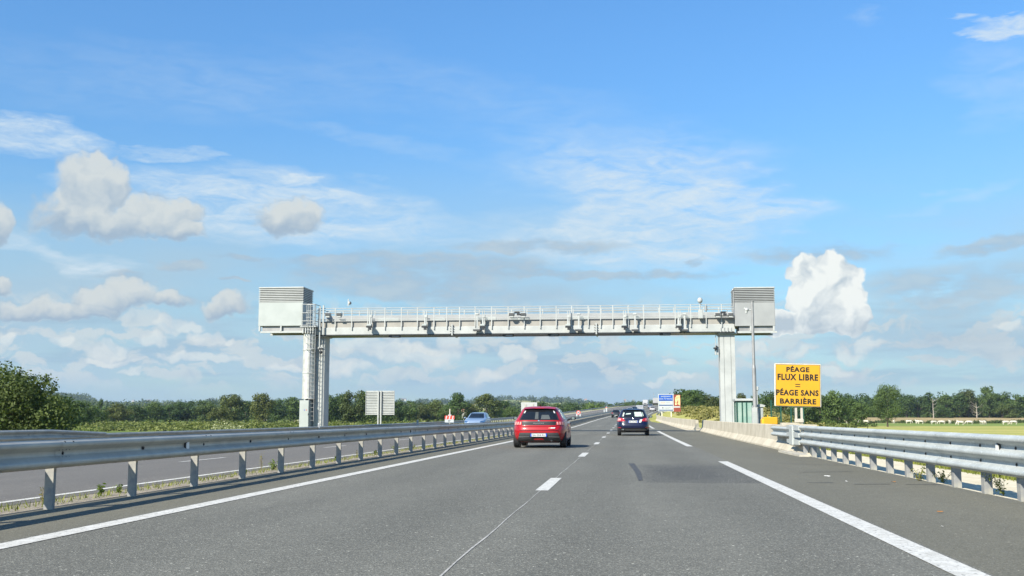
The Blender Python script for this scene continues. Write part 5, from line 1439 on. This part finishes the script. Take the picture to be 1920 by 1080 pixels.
def plant_tree(key, x, y, z, h, w, label, cat='tree', group=None, name='tree', rot=None):
    cm, tm, h0, w0 = PROTO[key]
    g = empty(name, (x, y, z), label, cat, group, rz=(rot if rot is not None else random.Random(int(x*7+y*13)).uniform(0, 6.28)))
    g.scale = (w/w0, w/w0, h/h0)
    for nm, me in (('crown', cm), ('trunk', tm)):
        o = bpy.data.objects.new(nm, me); COL.objects.link(o); o.parent = g
    return g
for i, sh in enumerate(['round', 'round', 'tall', 'round', 'dome', 'tall']):
    for j, m_ in enumerate((L_dark, L_mid)):
        proto(f'm{i}{j}', 10+i*3+j, 12, 10, 3800, .62, m_, sh, base=[.12, .06, .10, .2, .02, .05][i], lobes=[30, 38, 30, 26, 30, 34][i])
proto('cone', 77, 12, 6, 2200, .55, L_dark, 'cone', base=.04)
def tree_at(px, base_py, top_py, wpx, Y, key, label, name='tree', cat='tree', group=None, zbase=None):
    """tree standing on the terrain at distance Y, as tall and wide as it shows in the photo"""
    p = pt(px, base_py, Y); x = p.x; z = ground_z(x, Y)
    top = pt(px, top_py, Y).z; w = abs(pt(px+wpx/2, base_py, Y).x-pt(px-wpx/2, base_py, Y).x)
    return plant_tree(key, x, Y, z-.2, max(1.5, top-z+.2), w, label, cat, group, name)

# big bush-like tree at the left edge, leaf by leaf
def left_tree():
    rng = np.random.default_rng(5); Y = 56
    p = pt(22, 800, Y); z = ground_z(p.x, Y); top = pt(20, 690, Y).z; h = top-z+.1; w = (pt(112, 780, Y)-pt(-80, 780, Y)).x
    g = empty('leafy_tree', (p.x, Y, z-.1), 'big dark leafy tree cut off by the left edge, nearest tree in the scene', 'tree')
    P, d, L = crown_points(rng, h, w, 26000, .02, 60, 'round')
    # bumpy top twigs
    k = rng.integers(0, len(L), 40); tips = np.array(L)[k]; tw = []; tn = []
    for t in tips:
        a = rng.uniform(0, 6.28); e = rng.uniform(.2, 1.3); dd = np.array([math.cos(a)*math.cos(e), math.sin(a)*math.cos(e), math.sin(e)])
        for s_ in np.linspace(.8, 1.0+rng.uniform(.25, .6), 34):
            tw.append(t[:3]+dd*t[3]*s_+rng.normal(0, .07, 3)); tn.append(dd)
    P = np.vstack([P, np.array(tw)]); d = np.vstack([d, np.array(tn)])
    me = cards_mesh('crown', P, d, .15, rng, L_mid, jit=.7); o = bpy.data.objects.new('crown', me); COL.objects.link(o); o.parent = g
    trunk_mb(rng, h, w, L, r0=.14).build('trunk', M_bark, g)
left_tree()

left = [  # px, base, top, width, Y, proto, label
 (92, 812, 741, 70, 120, 'm00', 'dark green tree growing directly behind the big left edge tree'),
 (118, 800, 745, 50, 170, 'm11', 'mid green rounded tree right of the big left edge tree'),
 (147, 798, 752, 52, 230, 'm01', 'brownish topped tree left of the small dark conifer'),
 (187, 796, 748, 16, 420, 'cone', 'small dark conifer standing alone in the left tree belt'),
 (175, 798, 764, 46, 300, 'm40', 'low dark round tree below the small dark conifer'),
 (222, 795, 757, 44, 360, 'm31', 'rounded tree just right of the small dark conifer'),
 (253, 795, 760, 40, 400, 'm10', 'round dark tree in the left belt below the white farmhouses'),
 (286, 794, 755, 42, 420, 'm51', 'light green upright tree below the right white farmhouse'),
 (318, 794, 757, 40, 440, 'm00', 'dark broad tree midway between farmhouses and gantry'),
 (350, 794, 753, 42, 450, 'm30', 'dark tree with a flat top left of the double tree group'),
 (382, 794, 752, 40, 450, 'm11', 'green round tree touching the left side of the tall pair'),
 (430, 795, 740, 52, 380, 'm01', 'large rounded tree left of the ragged topped tree'),
 (408, 797, 764, 34, 350, 'm41', 'low bushy tree at the foot of the large rounded one'),
 (460, 794, 752, 34, 430, 'm10', 'dark tree squeezed between the large rounded and the ragged tree'),
 (491, 796, 738, 42, 340, 'm21', 'ragged topped tall tree left of the gantry column'),
 (520, 794, 748, 34, 430, 'm00', 'dark tree right of the ragged topped tall tree'),
 (545, 794, 745, 38, 450, 'm51', 'slim upright tree seen just left of the gantry column'),
 (575, 793, 752, 36, 470, 'm30', 'tree partly hidden behind the left gantry column'),
 (617, 795, 738, 36, 330, 'm00', 'dark tree just right of the left gantry column'),
 (640, 795, 739, 44, 340, 'm10', 'dark round tree second right of the left gantry column'),
 (664, 795, 733, 48, 320, 'm30', 'tallest dark tree between gantry column and ribbed sign'),
 (686, 795, 735, 36, 335, 'm01', 'dark tree whose right side hides behind the ribbed sign'),
 (712, 794, 745, 40, 360, 'm10', 'tree hidden behind the middle of the ribbed sign'),
 (744, 793, 748, 30, 380, 'm00', 'dark narrow tree at the right edge of the ribbed sign'),
 (768, 792, 752, 34, 420, 'm31', 'loose light green tree right of the ribbed sign'),
 (792, 792, 756, 34, 430, 'm40', 'low round tree between the ribbed sign and the twin-topped tree'),
 (816, 791, 750, 40, 440, 'm11', 'broad green tree left of the twin-topped tree'),
 (858, 791, 737, 42, 420, 'm20', 'tall twin-topped dark tree left of the blue oncoming car'),
 (838, 791, 760, 30, 380, 'm41', 'low green tree above the roadworks board'),
 (885, 790, 757, 26, 430, 'm51', 'pale slim tree right of the twin-topped tree'),
 (912, 790, 739, 52, 430, 'm01', 'brownish round tree above the blue oncoming car'),
 (942, 789, 752, 34, 470, 'm10', 'tree between the brownish round tree and the red car'),
 (958, 789, 762, 26, 400, 'm41', 'small light tree left of the white board above the red car'),
 (1010, 786, 752, 40, 500, 'm30', 'tree behind the white sign board over the red car'),
 (1045, 785, 757, 36, 520, 'm01', 'tree above the right shoulder of the red car'),
 (1072, 784, 755, 36, 560, 'm10', 'dark tree left above the small round speed sign'),
 (1100, 782, 757, 38, 560, 'm11', 'green tree right of the small round speed sign'),
 (1126, 780, 755, 32, 600, 'm31', 'green tree above the tall pinkish marker post'),
 (1152, 778, 755, 34, 620, 'm00', 'dark tree above the small dark car'),
 (1178, 777, 754, 32, 660, 'm41', 'tree left of the blue hatchback roof'),
 (1203, 775, 754, 32, 680, 'm11', 'tree above the distant oncoming van'),
 (1226, 773, 753, 30, 680, 'm10', 'tree ending at the left edge of the blue payment sign'),
]
right = [
 (1296, 785, 733, 34, 300, 'm31', 'light green tall tree at the left end of the right hand wood'),
 (1283, 785, 752, 22, 320, 'm00', 'small dark tree between tourist sign and the tall light one'),
 (1316, 785, 737, 34, 310, 'm10', 'dark tree left of the right gantry column'),
 (1336, 786, 741, 34, 300, 'm00', 'dark tree touching the left side of the right gantry column'),
 (1304, 787, 760, 40, 270, 'm41', 'low light green tree in front of the taller ones left of the column'),
 (1332, 788, 764, 40, 262, 'm40', 'low dark bushy tree at the foot of the right gantry column'),
 (1366, 788, 744, 36, 300, 'm30', 'tree hidden behind the right gantry column'),
 (1391, 789, 738, 32, 300, 'm20', 'dark tree showing above the green glazed shelter'),
 (1422, 789, 740, 32, 300, 'm21', 'tree behind the camera pole and white cabinets'),
 (1444, 789, 735, 38, 290, 'm10', 'broad dark tree immediately left of the yellow sign'),
 (1470, 790, 742, 40, 300, 'm01', 'tree hidden behind the left half of the yellow sign'),
 (1505, 790, 738, 46, 300, 'm30', 'tree hidden behind the right half of the yellow sign'),
 (1538, 791, 740, 42, 300, 'm01', 'round tree half covered by the right edge of the yellow sign'),
 (1562, 791, 733, 50, 300, 'm11', 'broad rounded tree right of the yellow sign'),
 (1590, 790, 740, 34, 340, 'm00', 'dark tree with a rounded top behind the cows at the left of the pasture'),
 (1615, 790, 754, 44, 330, 'm41', 'low spreading tree over the leftmost grazing cows'),
 (1700, 789, 740, 42, 635, 'm10', 'dark tree in the wood edge right of the lone pasture tree'),
 (1722, 789, 742, 34, 635, 'm30', 'narrow dark tree left of the bare dead trunk'),
 (1775, 789, 741, 38, 645, 'm01', 'tree immediately right of the tall bare dead trunk'),
 (1800, 789, 738, 36, 645, 'm10', 'dark upright tree between the two dead trees'),
 (1816, 789, 730, 36, 650, 'm20', 'tall tree just left of the forked dead tree'),
 (1855, 789, 725, 32, 650, 'm21', 'tallest pointed tree in the wood on the far right'),
 (1880, 789, 735, 40, 645, 'm00', 'broad dark tree near the right end of the wood'),
 (1905, 789, 740, 40, 635, 'm31', 'tree at the very right edge of the frame'),
 (1888, 791, 757, 36, 615, 'm41', 'low rounded shrub tree in front of the wood at far right'),
 (1770, 792, 762, 34, 615, 'm40', 'low dark shrub tree at the foot of the bare dead trunk'),
 (1935, 789, 741, 44, 635, 'm10', 'tree just beyond the right edge of the wood'),
]
for t in left+right:
    tree_at(t[0], t[1], t[2], t[3]*1.12, t[4], t[5], t[6], group='trees of the field belts')
# lone tree among the cows
proto('lone', 41, 17, 17, 9000, .55, L_mid, 'round', base=.16, lobes=44)
tree_at(1664, 793, 722, 58, 330, 'lone', 'large lone tree standing in the pasture among the white cows', name='pasture_tree')

# dead trees
def dead(px, base, top, Y, seed, label, fork=False):
    r = random.Random(seed); p = pt(px, base, Y); z = ground_z(p.x, Y); h = pt(px, top, Y).z-z
    g = empty('dead_tree', (p.x, Y, z-.2), label, 'tree'); b = MB()
    pts_ = [Vector((0, 0, 0))]
    for k in range(1, 7): pts_.append(Vector((pts_[-1].x+r.uniform(-.2, .2), 0, h*k/6)))
    for k in range(6): b.tube(pts_[k], pts_[k+1], .27*(1-.13*k), .27*(1-.13*(k+1)), 7)
    tr = b.build('trunk', M_deadwood, g); b = MB()
    for k in range(9 if not fork else 14):
        i = r.randint(1, 5); q = pts_[i]; a = r.choice((-1, 1)); L = r.uniform(.8, 2.6)*(1.4 if fork else 1)
        e = q+Vector((a*L, r.uniform(-.6, .6), L*r.uniform(.1, 1.1))); b.tube(q, e, .07, .03, 5); b.tube(e, e+Vector((a*L*.3, 0, L*.4)), .03, .02, 4)
    b.build('branches', M_deadwood, g)
dead(1751, 789, 746, 600, 3, 'tall pale bare dead trunk standing in front of the right wood')
dead(1832, 783, 754, 610, 8, 'pale forked dead tree right of the tall bare trunk', True)

# woods that read as one mass
def wood(name, label, spots, card, per, m_, seed, hspread=(.75, 1.15)):
    rng = np.random.default_rng(seed); Ps = []; Ds = []
    for (x, y, h, w) in spots:
        z = ground_z(x, y); hh = h*rng.uniform(*hspread)
        L = rng.normal(0, 1, (9, 3)); L /= np.linalg.norm(L, axis=1)[:, None]
        C = L*np.array([w*.30, w*.30, hh*.26])+np.array([x, y, z+hh*.62]); 
        i = rng.integers(0, 9, per); d = rng.normal(0, 1, (per, 3)); d /= np.linalg.norm(d, axis=1)[:, None]
        P = C[i]+d*(w*.26)*rng.uniform(.75, 1.05, per)[:, None]; P[:, 2] = np.maximum(P[:, 2], z+.3)
        Ps.append(P); Ds.append(d)
        # skirt to the ground
        k = per//4; a = rng.uniform(0, 6.28, k); q = np.stack([x+w*.42*np.cos(a), y+w*.42*np.sin(a), z+rng.uniform(0, hh*.5, k)], 1)
        Ps.append(q); Ds.append(np.stack([np.cos(a), np.sin(a), 0*a], 1))
    me = cards_mesh(name, np.vstack(Ps), np.vstack(Ds), card, rng, m_, jit=.5)
    o = bpy.data.objects.new(name, me); COL.objects.link(o); tag(o, label, 'woodland', kind='stuff'); return o
R = random.Random(11)
sp = []
for k in range(150):
    px = R.uniform(1520, 2010); Y = R.uniform(655, 760); p = pt(px, 785, Y); sp.append((p.x, Y, R.uniform(10.5, 13.5), R.uniform(8, 12)))
wood('wood', 'dense dark wood behind the cow pasture on the right', sp, 1.15, 520, L_dark, 1)
sp = []
for k in range(60):
    px = R.uniform(1275, 1560); Y = R.uniform(330, 400); p = pt(px, 785, Y); sp.append((p.x, Y, R.uniform(4, 6), R.uniform(6, 8)))
wood('wood', 'dark thicket behind the right gantry column and yellow sign', sp, .8, 420, L_dark, 2)
sp = []
for k in range(170):
    px = R.uniform(-40, 1235); Y = R.uniform(480, 800); p = pt(px, 785, Y)
    if p.x > cx(min(Y, 640))-34: continue
    sp.append((p.x, Y, R.uniform(4.5, 8.5), R.uniform(8, 11)))
wood('tree_belt', 'belt of mixed trees stretching across the left fields', sp, 1.1, 330, L_mid, 3)
sp = []
for k in range(900):
    px = R.uniform(-100, 1300)
    Y = 850+1500*R.random()**1.3
    p = pt(px, 785, Y)
    if math.sin(px*.021+Y*.004)+math.sin(Y*.013+px*.006) < .15: continue
    sp.append((p.x, Y, R.uniform(6, 9), R.uniform(13, 24)))
wood('far_woods', 'hazy far woods covering the distant hillside', sp, 2.6, 130, L_far, 4)
sp = []
for k in range(1500):
    a = R.uniform(azel(-300, 700)[0], azel(1340, 700)[0]); r = R.uniform(2350, 3900)
    x, y = r*math.sin(math.radians(a)), r*math.cos(math.radians(a))
    if math.sin(x*.006)+math.sin(y*.0045+x*.002) < -.5: continue
    sp.append((x, y, R.uniform(9, 13), R.uniform(26, 40)))
wood('hill_woods', 'blue green wooded ridge on the horizon', sp, 5.0, 90, L_far, 6)

# hedges and scrub as ground cover
def scrub(name, label, pts_, card, m_, seed, hh, n_per, spread=1.0, up=.6):
    rng = np.random.default_rng(seed); n = len(pts_)*n_per
    B = np.repeat(np.array([(x, y, ground_z(x, y)) for x, y in pts_]), n_per, 0); Hs = np.repeat(np.array([hh*R.uniform(.2, 1.25)**1.3 for _ in pts_]), n_per)
    d = rng.normal(0, 1, (n, 3)); d[:, 2] = np.abs(d[:, 2]); d /= np.linalg.norm(d, axis=1)[:, None]
    P = B+d*np.stack([Hs*spread, Hs*spread, Hs], 1)*rng.uniform(.5, 1.05, n)[:, None]
    me = cards_mesh(name, P, d, card, rng, m_, up=up, jit=.5); o = bpy.data.objects.new(name, me); COL.objects.link(o); tag(o, label, 'ground cover', kind='stuff'); return o
q = []
while len(q) < 900:
    x, y = R.uniform(-46, -21.5), R.uniform(38, 190)
    if math.sin(x*.31+y*.05)+math.sin(y*.11-x*.17)+R.gauss(0, .5) > -.1: q.append((x*(1+(y-38)*.003), y))
scrub('roadside_scrub', 'yellow green rough growth on the left verge beyond the far rail', q[:620], .24, L_scrub, 21, .75, 80, 1.5)
scrub('roadside_brush', 'darker brush patches in the rough growth of the left verge', q[620:], .26, L_mid, 27, 1.0, 100, 1.7)
q = []
for k in range(700): px = R.uniform(60, 960); Y = R.uniform(200, 330); q.append((pt(px, 790, Y).x, Y))
scrub('hedge', 'band of bushy hedges across the left meadow', q, .55, L_scrub, 22, 1.7, 60, 1.5)
q = []
for k in range(1000): q.append((cx(150)+R.gauss(17.5, 6.5)+.00*k, R.uniform(128, 320)))
q = [(x-cx(150)+cx(y), y) for x, y in q if x-cx(150) > 8]
scrub('bank_scrub', 'dry yellowish scrub on the bank behind the blue sign', q, .38, L_dry, 23, .8, 60, 1.2)
q = []
for k in range(260): px = R.uniform(1500, 1985); Y = R.uniform(500, 512); q.append((pt(px, 790, Y).x, Y+10*math.sin(px*.02)))
scrub('pasture_hedge', 'low dark hedge line behind the cows', q, .6, L_dark, 24, 1.3, 70, 1.8)
q = []
for k in range(220): px = R.uniform(1340, 1600); Y = R.uniform(215, 300); q.append((pt(px, 790, Y).x, Y))
scrub('thicket_scrub', 'bright green undergrowth beneath the trees by the yellow sign', q, .5, L_scrub, 25, 1.2, 60, 1.5)

# grass blades on the verges
def blades(name, label, n, sf, yf, h, m_, seed, dz=0.0, w=.012, thick=None):
    rng = np.random.default_rng(seed); s = sf(rng, n); y = yf(rng, n)
    base = np.array([(a, b_, ground_z(a, b_) if thick is None else thick) for a, b_ in zip(s, y)])
    an = rng.uniform(0, 6.28, n); hh = h*rng.uniform(.35, 1.2, n); le = rng.normal(0, .35, (n, 2))*hh[:, None]
    wv = np.stack([np.cos(an)*w, np.sin(an)*w, 0*an], 1)
    tip = base+np.stack([le[:, 0], le[:, 1], hh], 1); V = np.stack([base-wv, base+wv, tip], 1).reshape(-1, 3)
    me = bpy.data.meshes.new(name); me.vertices.add(3*n); me.vertices.foreach_set('co', V.astype('f').ravel()); me.loops.add(3*n)
    me.loops.foreach_set('vertex_index', np.arange(3*n, dtype='i')); me.polygons.add(n); me.polygons.foreach_set('loop_start', np.arange(0, 3*n, 3, dtype='i'))
    me.update(calc_edges=True); me.materials.append(m_); o = bpy.data.objects.new(name, me); COL.objects.link(o); tag(o, label, 'grass', kind='stuff')
L_grass = leaf_mat('verge_grass', (0.09, 0.12, 0.02), (0.30, 0.31, 0.07), 1.2)
blades('verge_grass', 'yellow green grass behind the right guard rail', 42000, lambda r, n: r.uniform(0, 1, n)**1.2*6.0+6.15, lambda r, n: 5+r.uniform(0, 1, n)**1.5*60, .16, L_grass, 31, w=.014)
blades('median_grass', 'sparse dry grass in the gravel of the median', 2600, lambda r, n: np.clip(r.normal(-6.78, .10, n), -7.0, -6.5), lambda r, n: 7+r.uniform(0, 1, n)**1.4*55, .085, L_grass, 32, w=.007, thick=-.004)

# single weeds
def weed(x, y, z, h, label, kind=0, seed=1, m_=None):
    rng = np.random.default_rng(seed); g = empty('weed', (x, y, z), label, 'plant'); b = MB(); P = []; D = []
    for k in range([6, 3, 9][kind]):
        a = rng.uniform(0, 6.28); L = h*rng.uniform(.6, 1); le = rng.uniform(.1, .5)*(1 if kind == 0 else .25 if kind == 1 else 2.6)
        tip = Vector((math.cos(a)*L*le, math.sin(a)*L*le, L)); mid = tip*.5+Vector((0, 0, L*.06))
        b.tube((0, 0, 0), mid, .004, .003, 4); b.tube(mid, tip, .003, .0015, 4)
        for t in np.linspace(.15, 1, 9 if kind != 1 else 12):
            q = (mid*t*2 if t < .5 else mid.lerp(tip, t*2-1)); P.append(np.array(q)+rng.normal(0, .012+.03*h, 3)*[1, 1, .4]); D.append([math.cos(a), math.sin(a), .6])
    b.build('stems', mat('weed_stem', (.20, .16, .07), .8), g)
    P = np.abs(np.array(P)*[0, 0, 1])+np.array(P)*[1, 1, 0]
    me = cards_mesh('leaves', P, np.array(D), .05 if kind != 1 else .03, rng, m_ or L_bright, jit=.6, aspect=.45); o = bpy.data.objects.new('leaves', me); COL.objects.link(o); o.parent = g
def ground_pt(px, py, z=0.0):
    d = ray(px, py); t = (z-EYE)/d.z; return d.x*t, d.y*t
for px, py, h, kd, lab in ((172, 940, .14, 0, 'low bright green weed in the median between the first two rail posts'), (208, 937, .12, 0, 'small weed clump just left of the second rail post'),
    (482, 897, .42, 1, 'tall dry seed stalk beside the fourth median rail post'), (505, 889, .20, 2, 'leafy green weed right of the tall dry stalk'), (625, 868, .12, 0, 'small weed near the sixth median rail post'),
    (665, 860, .24, 1, 'dry upright weed before the seventh median rail post'), (740, 850, .22, 2, 'green weed left of the ninth median rail post'), (768, 845, .18, 2, 'bushy low weed in the distant median gravel'),
    (60, 951, .2, 1, 'reddish dry weed near the left edge of the median'), (450, 905, .10, 0, 'flat weed left of the tall dry stalk'), (700, 856, .14, 0, 'small dry tuft between distant median posts')):
    y = 6.85*2016/(1175.5-px)*1.01; x = -6.8
    weed(x, y-.4, -.004, h, lab, kd, px, L_dry if kd == 1 else None)
for px, y, h, lab in ((1722, 18.0, .26, 'green leafy weed behind the right rail, left of the other two'), (1768, 17.6, .22, 'middle weed with dry leaves behind the right rail'), (1880, 14.8, .30, 'large sprawling weed at the right edge behind the rail')):
    p = pt(px, 880, y); weed(p.x, y, -.012, h, lab, 2, px, L_grass)
# white flowering shrub and pale bush on the left verge
for px, pyb, pyt, wp, Y, key, m_, lab in ((425, 806, 789, 62, 75, 'fl', leaf_mat('flower_leaves', (.14, .17, .05), (.62, .62, .42), 1.5), 'pale flowering bush behind the rail left of the gantry column'),
    (165, 812, 797, 60, 70, 'br', L_bright, 'bright yellow green bush behind the rail right of the big left tree'), (985, 795, 777, 40, 150, 'pl', L_dry, 'pale dry bush left of the red car roof')):
    proto(key, 60, 3, 4, 2600, .14, m_, 'dome', base=.02, lobes=22)
    tree_at(px, pyb, pyt, wp, Y, key, lab, name='bush', cat='bush')

# ------------------------------------------------------------------ cows
def skin(name, joints, edges, m_, parent=None, sub=1):
    me = bpy.data.meshes.new(name); me.from_pydata([j[0] for j in joints], edges, [])
    o = bpy.data.objects.new(name, me); COL.objects.link(o)
    o.modifiers.new('s', 'SKIN')
    for i, j in enumerate(joints):
        r = j[1]; sv = me.skin_vertices[0].data[i]; sv.radius = (r, r) if not isinstance(r, tuple) else r
    me.skin_vertices[0].data[0].use_root = True
    s = o.modifiers.new('u', 'SUBSURF'); s.levels = sub; s.render_levels = sub
    bpy.context.view_layer.update()
    m2 = bpy.data.meshes.new_from_object(o.evaluated_get(bpy.context.evaluated_depsgraph_get()))
    bpy.data.objects.remove(o); m2.name = name; m2.materials.clear(); m2.materials.append(m_); smooth_mesh(m2, True)
    return m2
M_cow = mat('cream_hide', (0.60, 0.56, 0.47), .8, vscale=3, color2=(.45, .41, .33))
def cow_mesh(graze):
    J = [((0, 0, 1.02), .36), ((.55, 0, 1.06), .37), ((-.55, 0, 1.04), .34), ((-.95, 0, 1.12), .25), ((.92, 0, 1.12), .28)]
    E = [(0, 1), (0, 2), (2, 3), (1, 4)]
    if graze: nk = [((1.25, 0, .95), .19), ((1.45, 0, .55), .13), ((1.52, 0, .32), .12), ((1.62, 0, .12), .08)]
    else: nk = [((1.25, 0, 1.32), .19), ((1.5, 0, 1.45), .15), ((1.72, 0, 1.38), .12), ((1.92, 0, 1.25), .085)]
    for k, j in enumerate(nk): J.append(j); E.append((4 if k == 0 else len(J)-2, len(J)-1))
    hd = len(J)-3
    for sy in (-1, 1):
        q = J[hd][0]; J.append(((q[0]-.02, sy*.26, q[2]+.03), .045)); E.append((hd, len(J)-1))
        for x, kx in ((.72, .02), (-.78, -.10)):
            a = 1 if x > 0 else 2
            J += [((x, sy*.2, .75), .15), ((x+kx, sy*.21, .42), .075), ((x+kx*.2, sy*.21, .10), .06), ((x+.03, sy*.21, .02), .065)]; n = len(J)
            E += [(a if x > 0 else 2, n-4), (n-4, n-3), (n-3, n-2), (n-2, n-1)]
    J += [((-1.14, 0, 1.1), .05), ((-1.2, 0, .75), .035), ((-1.2, 0, .5), .05)]; n = len(J); E += [(3, n-3), (n-3, n-2), (n-2, n-1)]
    return skin('cow_body', J, E, M_cow)
CG, CS = cow_mesh(True), cow_mesh(False)
cows = [(1588, 792.5, 0, 0, 'leftmost white cow in the right pasture, standing end on', 1.4), (1596, 793.5, 1, 1, 'white cow grazing just right of the leftmost one', .6),
 (1612, 793.5, 0, 1, 'white cow left of the lone tree, first of a pair', .2), (1623.5, 794, 1, 0, 'white cow left of the lone tree, second of a pair', 3.0),
 (1676, 794, 0, 1, 'white cow just right of the lone tree trunk', 1.2), (1704, 794.5, 1, 0, 'white cow lying long and low right of the lone tree', 0), (1720, 793.5, 0, 0, 'white cow standing partly behind another, left of the dead trunk', 1.9),
 (1726, 795, 1, 1, 'white cow grazing immediately left of the dead trunk', 3.1), (1751, 796, 1, 0, 'white cow grazing below the dead trunk', .3), (1766, 795.5, 1, 1, 'white cow grazing right of the dead trunk', 2.8),
 (1781, 795, 0, 0, 'white cow standing end on between two grazing groups', 1.5), (1796, 795.5, 0, 1, 'white cow behind the grazing one below the forked dead tree', 1.3), (1801, 797, 1, 0, 'large white cow grazing below the forked dead tree', 3.2),
 (1818, 796, 1, 1, 'white cow grazing right of the forked dead tree', 2.7), (1841, 796.5, 0, 0, 'white cow in a tight pair, left one', 1.7), (1847, 796.5, 0, 1, 'white cow in a tight pair, right one', 1.3),
 (1886, 796.5, 1, 0, 'white cow grazing near the right edge', 0.1), (1901, 796, 1, 1, 'rightmost white cow, grazing', 3.0),
 (487, 789, 1, 0, 'white cow in the left meadow, leftmost of three', .3), (497, 789, 0, 1, 'white cow in the left meadow, middle of three', .2), (556, 789.5, 1, 0, 'white cow in the left meadow beside the gantry column', .1)]
for px, pyb, gz_, v, lab, rot in cows:
    Y = 300
    for it in range(60):                         # walk out along the view line until the terrain is met
        p = pt(px, pyb, Y)
        if p.z <= ground_z(p.x, Y): break
        Y += 5
    Y = min(Y, 495)
    p = pt(px, pyb, Y)
    o = bpy.data.objects.new('cow', CG if gz_ else CS); COL.objects.link(o); tag(o, lab, 'cow', 'white cattle in the pastures')
    o.location = (p.x, Y, ground_z(p.x, Y)-.02); o.rotation_euler = (0, 0, rot+.15*v); o.scale = (1.12,)*3

# ------------------------------------------------------------------ far buildings and pylon
M_wall = mat('rendered_wall', (.5, .49, .45), .8); M_slate = mat('slate_roof', (.16, .15, .16), .7); M_tile = mat('clay_roof', (.36, .18, .12), .8); M_win = mat('window_dark', (.03, .035, .04), .3)
def house(px, pyb, Y, w, h, d, roofm, label, rot=0.0, name='farmhouse'):
    p = pt(px, pyb, Y); z = min(p.z, ground_z(p.x, Y)+60)
    z = p.z
    g = empty(name, (p.x, Y, z), label, 'house', rz=rot)
    MB().box(-w/2, w/2, -d/2, d/2, -3, h).build('wall', M_wall, g)
    MB().prism([(-d/2-.3, h), (d/2+.3, h), (0, h+d*.42)], -w/2-.3, w/2+.3, 'x').build('roof', roofm, g)
    n = max(2, int(w/4))
    for k in range(n): x = -w/2+w*(k+.5)/n; MB().box(x-.4, x+.4, -d/2-.05, -d/2-.01, h*.3, h*.7).build('window', M_win, g)
def on_hill(px, Y0_, pyb):
    Y = Y0_
    for it in range(400):
        p = pt(px, pyb, Y)
        if p.z <= ground_z(p.x, Y)+.5: break
        Y += 10
    return Y
for px, pyb, w, h, rf, lab in ((250, 753, 5, 2, M_slate, 'white farmhouse on the left hillside, left one'), (279, 752, 10, 1.5, M_slate, 'long low white farmhouse on the left hillside, right one'),
    (757, 750.5, 10, 2, M_slate, 'pale farm building on the hill right of the ribbed sign'), (1057, 750, 19, 2, M_wall, 'long white building on the hill above the red car'), (1098, 751.5, 5, 2, M_tile, 'small tiled house on the hill right of the long white building'),
    (1172, 752.5, 3.5, 2, M_tile, 'small pale house on the hill above the blue hatchback'), (1188, 752, 3, 2, M_slate, 'smaller pale house right of the other above the blue hatchback')):
    Y = on_hill(px, 900, pyb); house(px, pyb, Y, w*Y/2000, h*Y/2000, 9, rf, lab)
for px, pyb, Y, w, h, rf, lab in ((876, 779, 480, 4.0, 1.6, M_tile, 'pinkish tiled cottage among the trees above the blue oncoming car'),):
    house(px, pyb, Y, w, h, 5, rf, lab, .3)
p = pt(1226, 756, 1900); z = ground_z(p.x, 1900); zt = pt(1226, 736, 1900).z
g = empty('radio_mast', (p.x, 1900, z), 'thin radio mast on the horizon left of the blue payment sign', 'mast')
b = MB(); b.tube((0, 0, 0), (0, 0, zt-z), .5, .15, 5); b.box(-1.6, 1.6, -.2, .2, (zt-z)*.86, (zt-z)*.88); b.build('mast', M_grey, g)

# ------------------------------------------------------------------ air
def build_haze():
    b = MB(); b.box(-6200, 6200, -100, 5200, -60, 125)
    m_ = bpy.data.materials.new('air'); m_.use_nodes = True; N = NT(m_.node_tree)
    for nd in list(N.n):
        if nd.type == 'BSDF_PRINCIPLED': N.n.remove(nd)
    v = N.new('ShaderNodeVolumePrincipled'); v.inputs['Color'].default_value = (0.62, 0.78, 1.0, 1); v.inputs['Density'].default_value = 0.000085; v.inputs['Anisotropy'].default_value = 0.2
    N.l.new(v.outputs[0], N.n['Material Output'].inputs['Volume'])
    o = b.build('haze', m_); tag(o, 'thin bluish air haze', 'haze', kind='stuff')
build_haze()
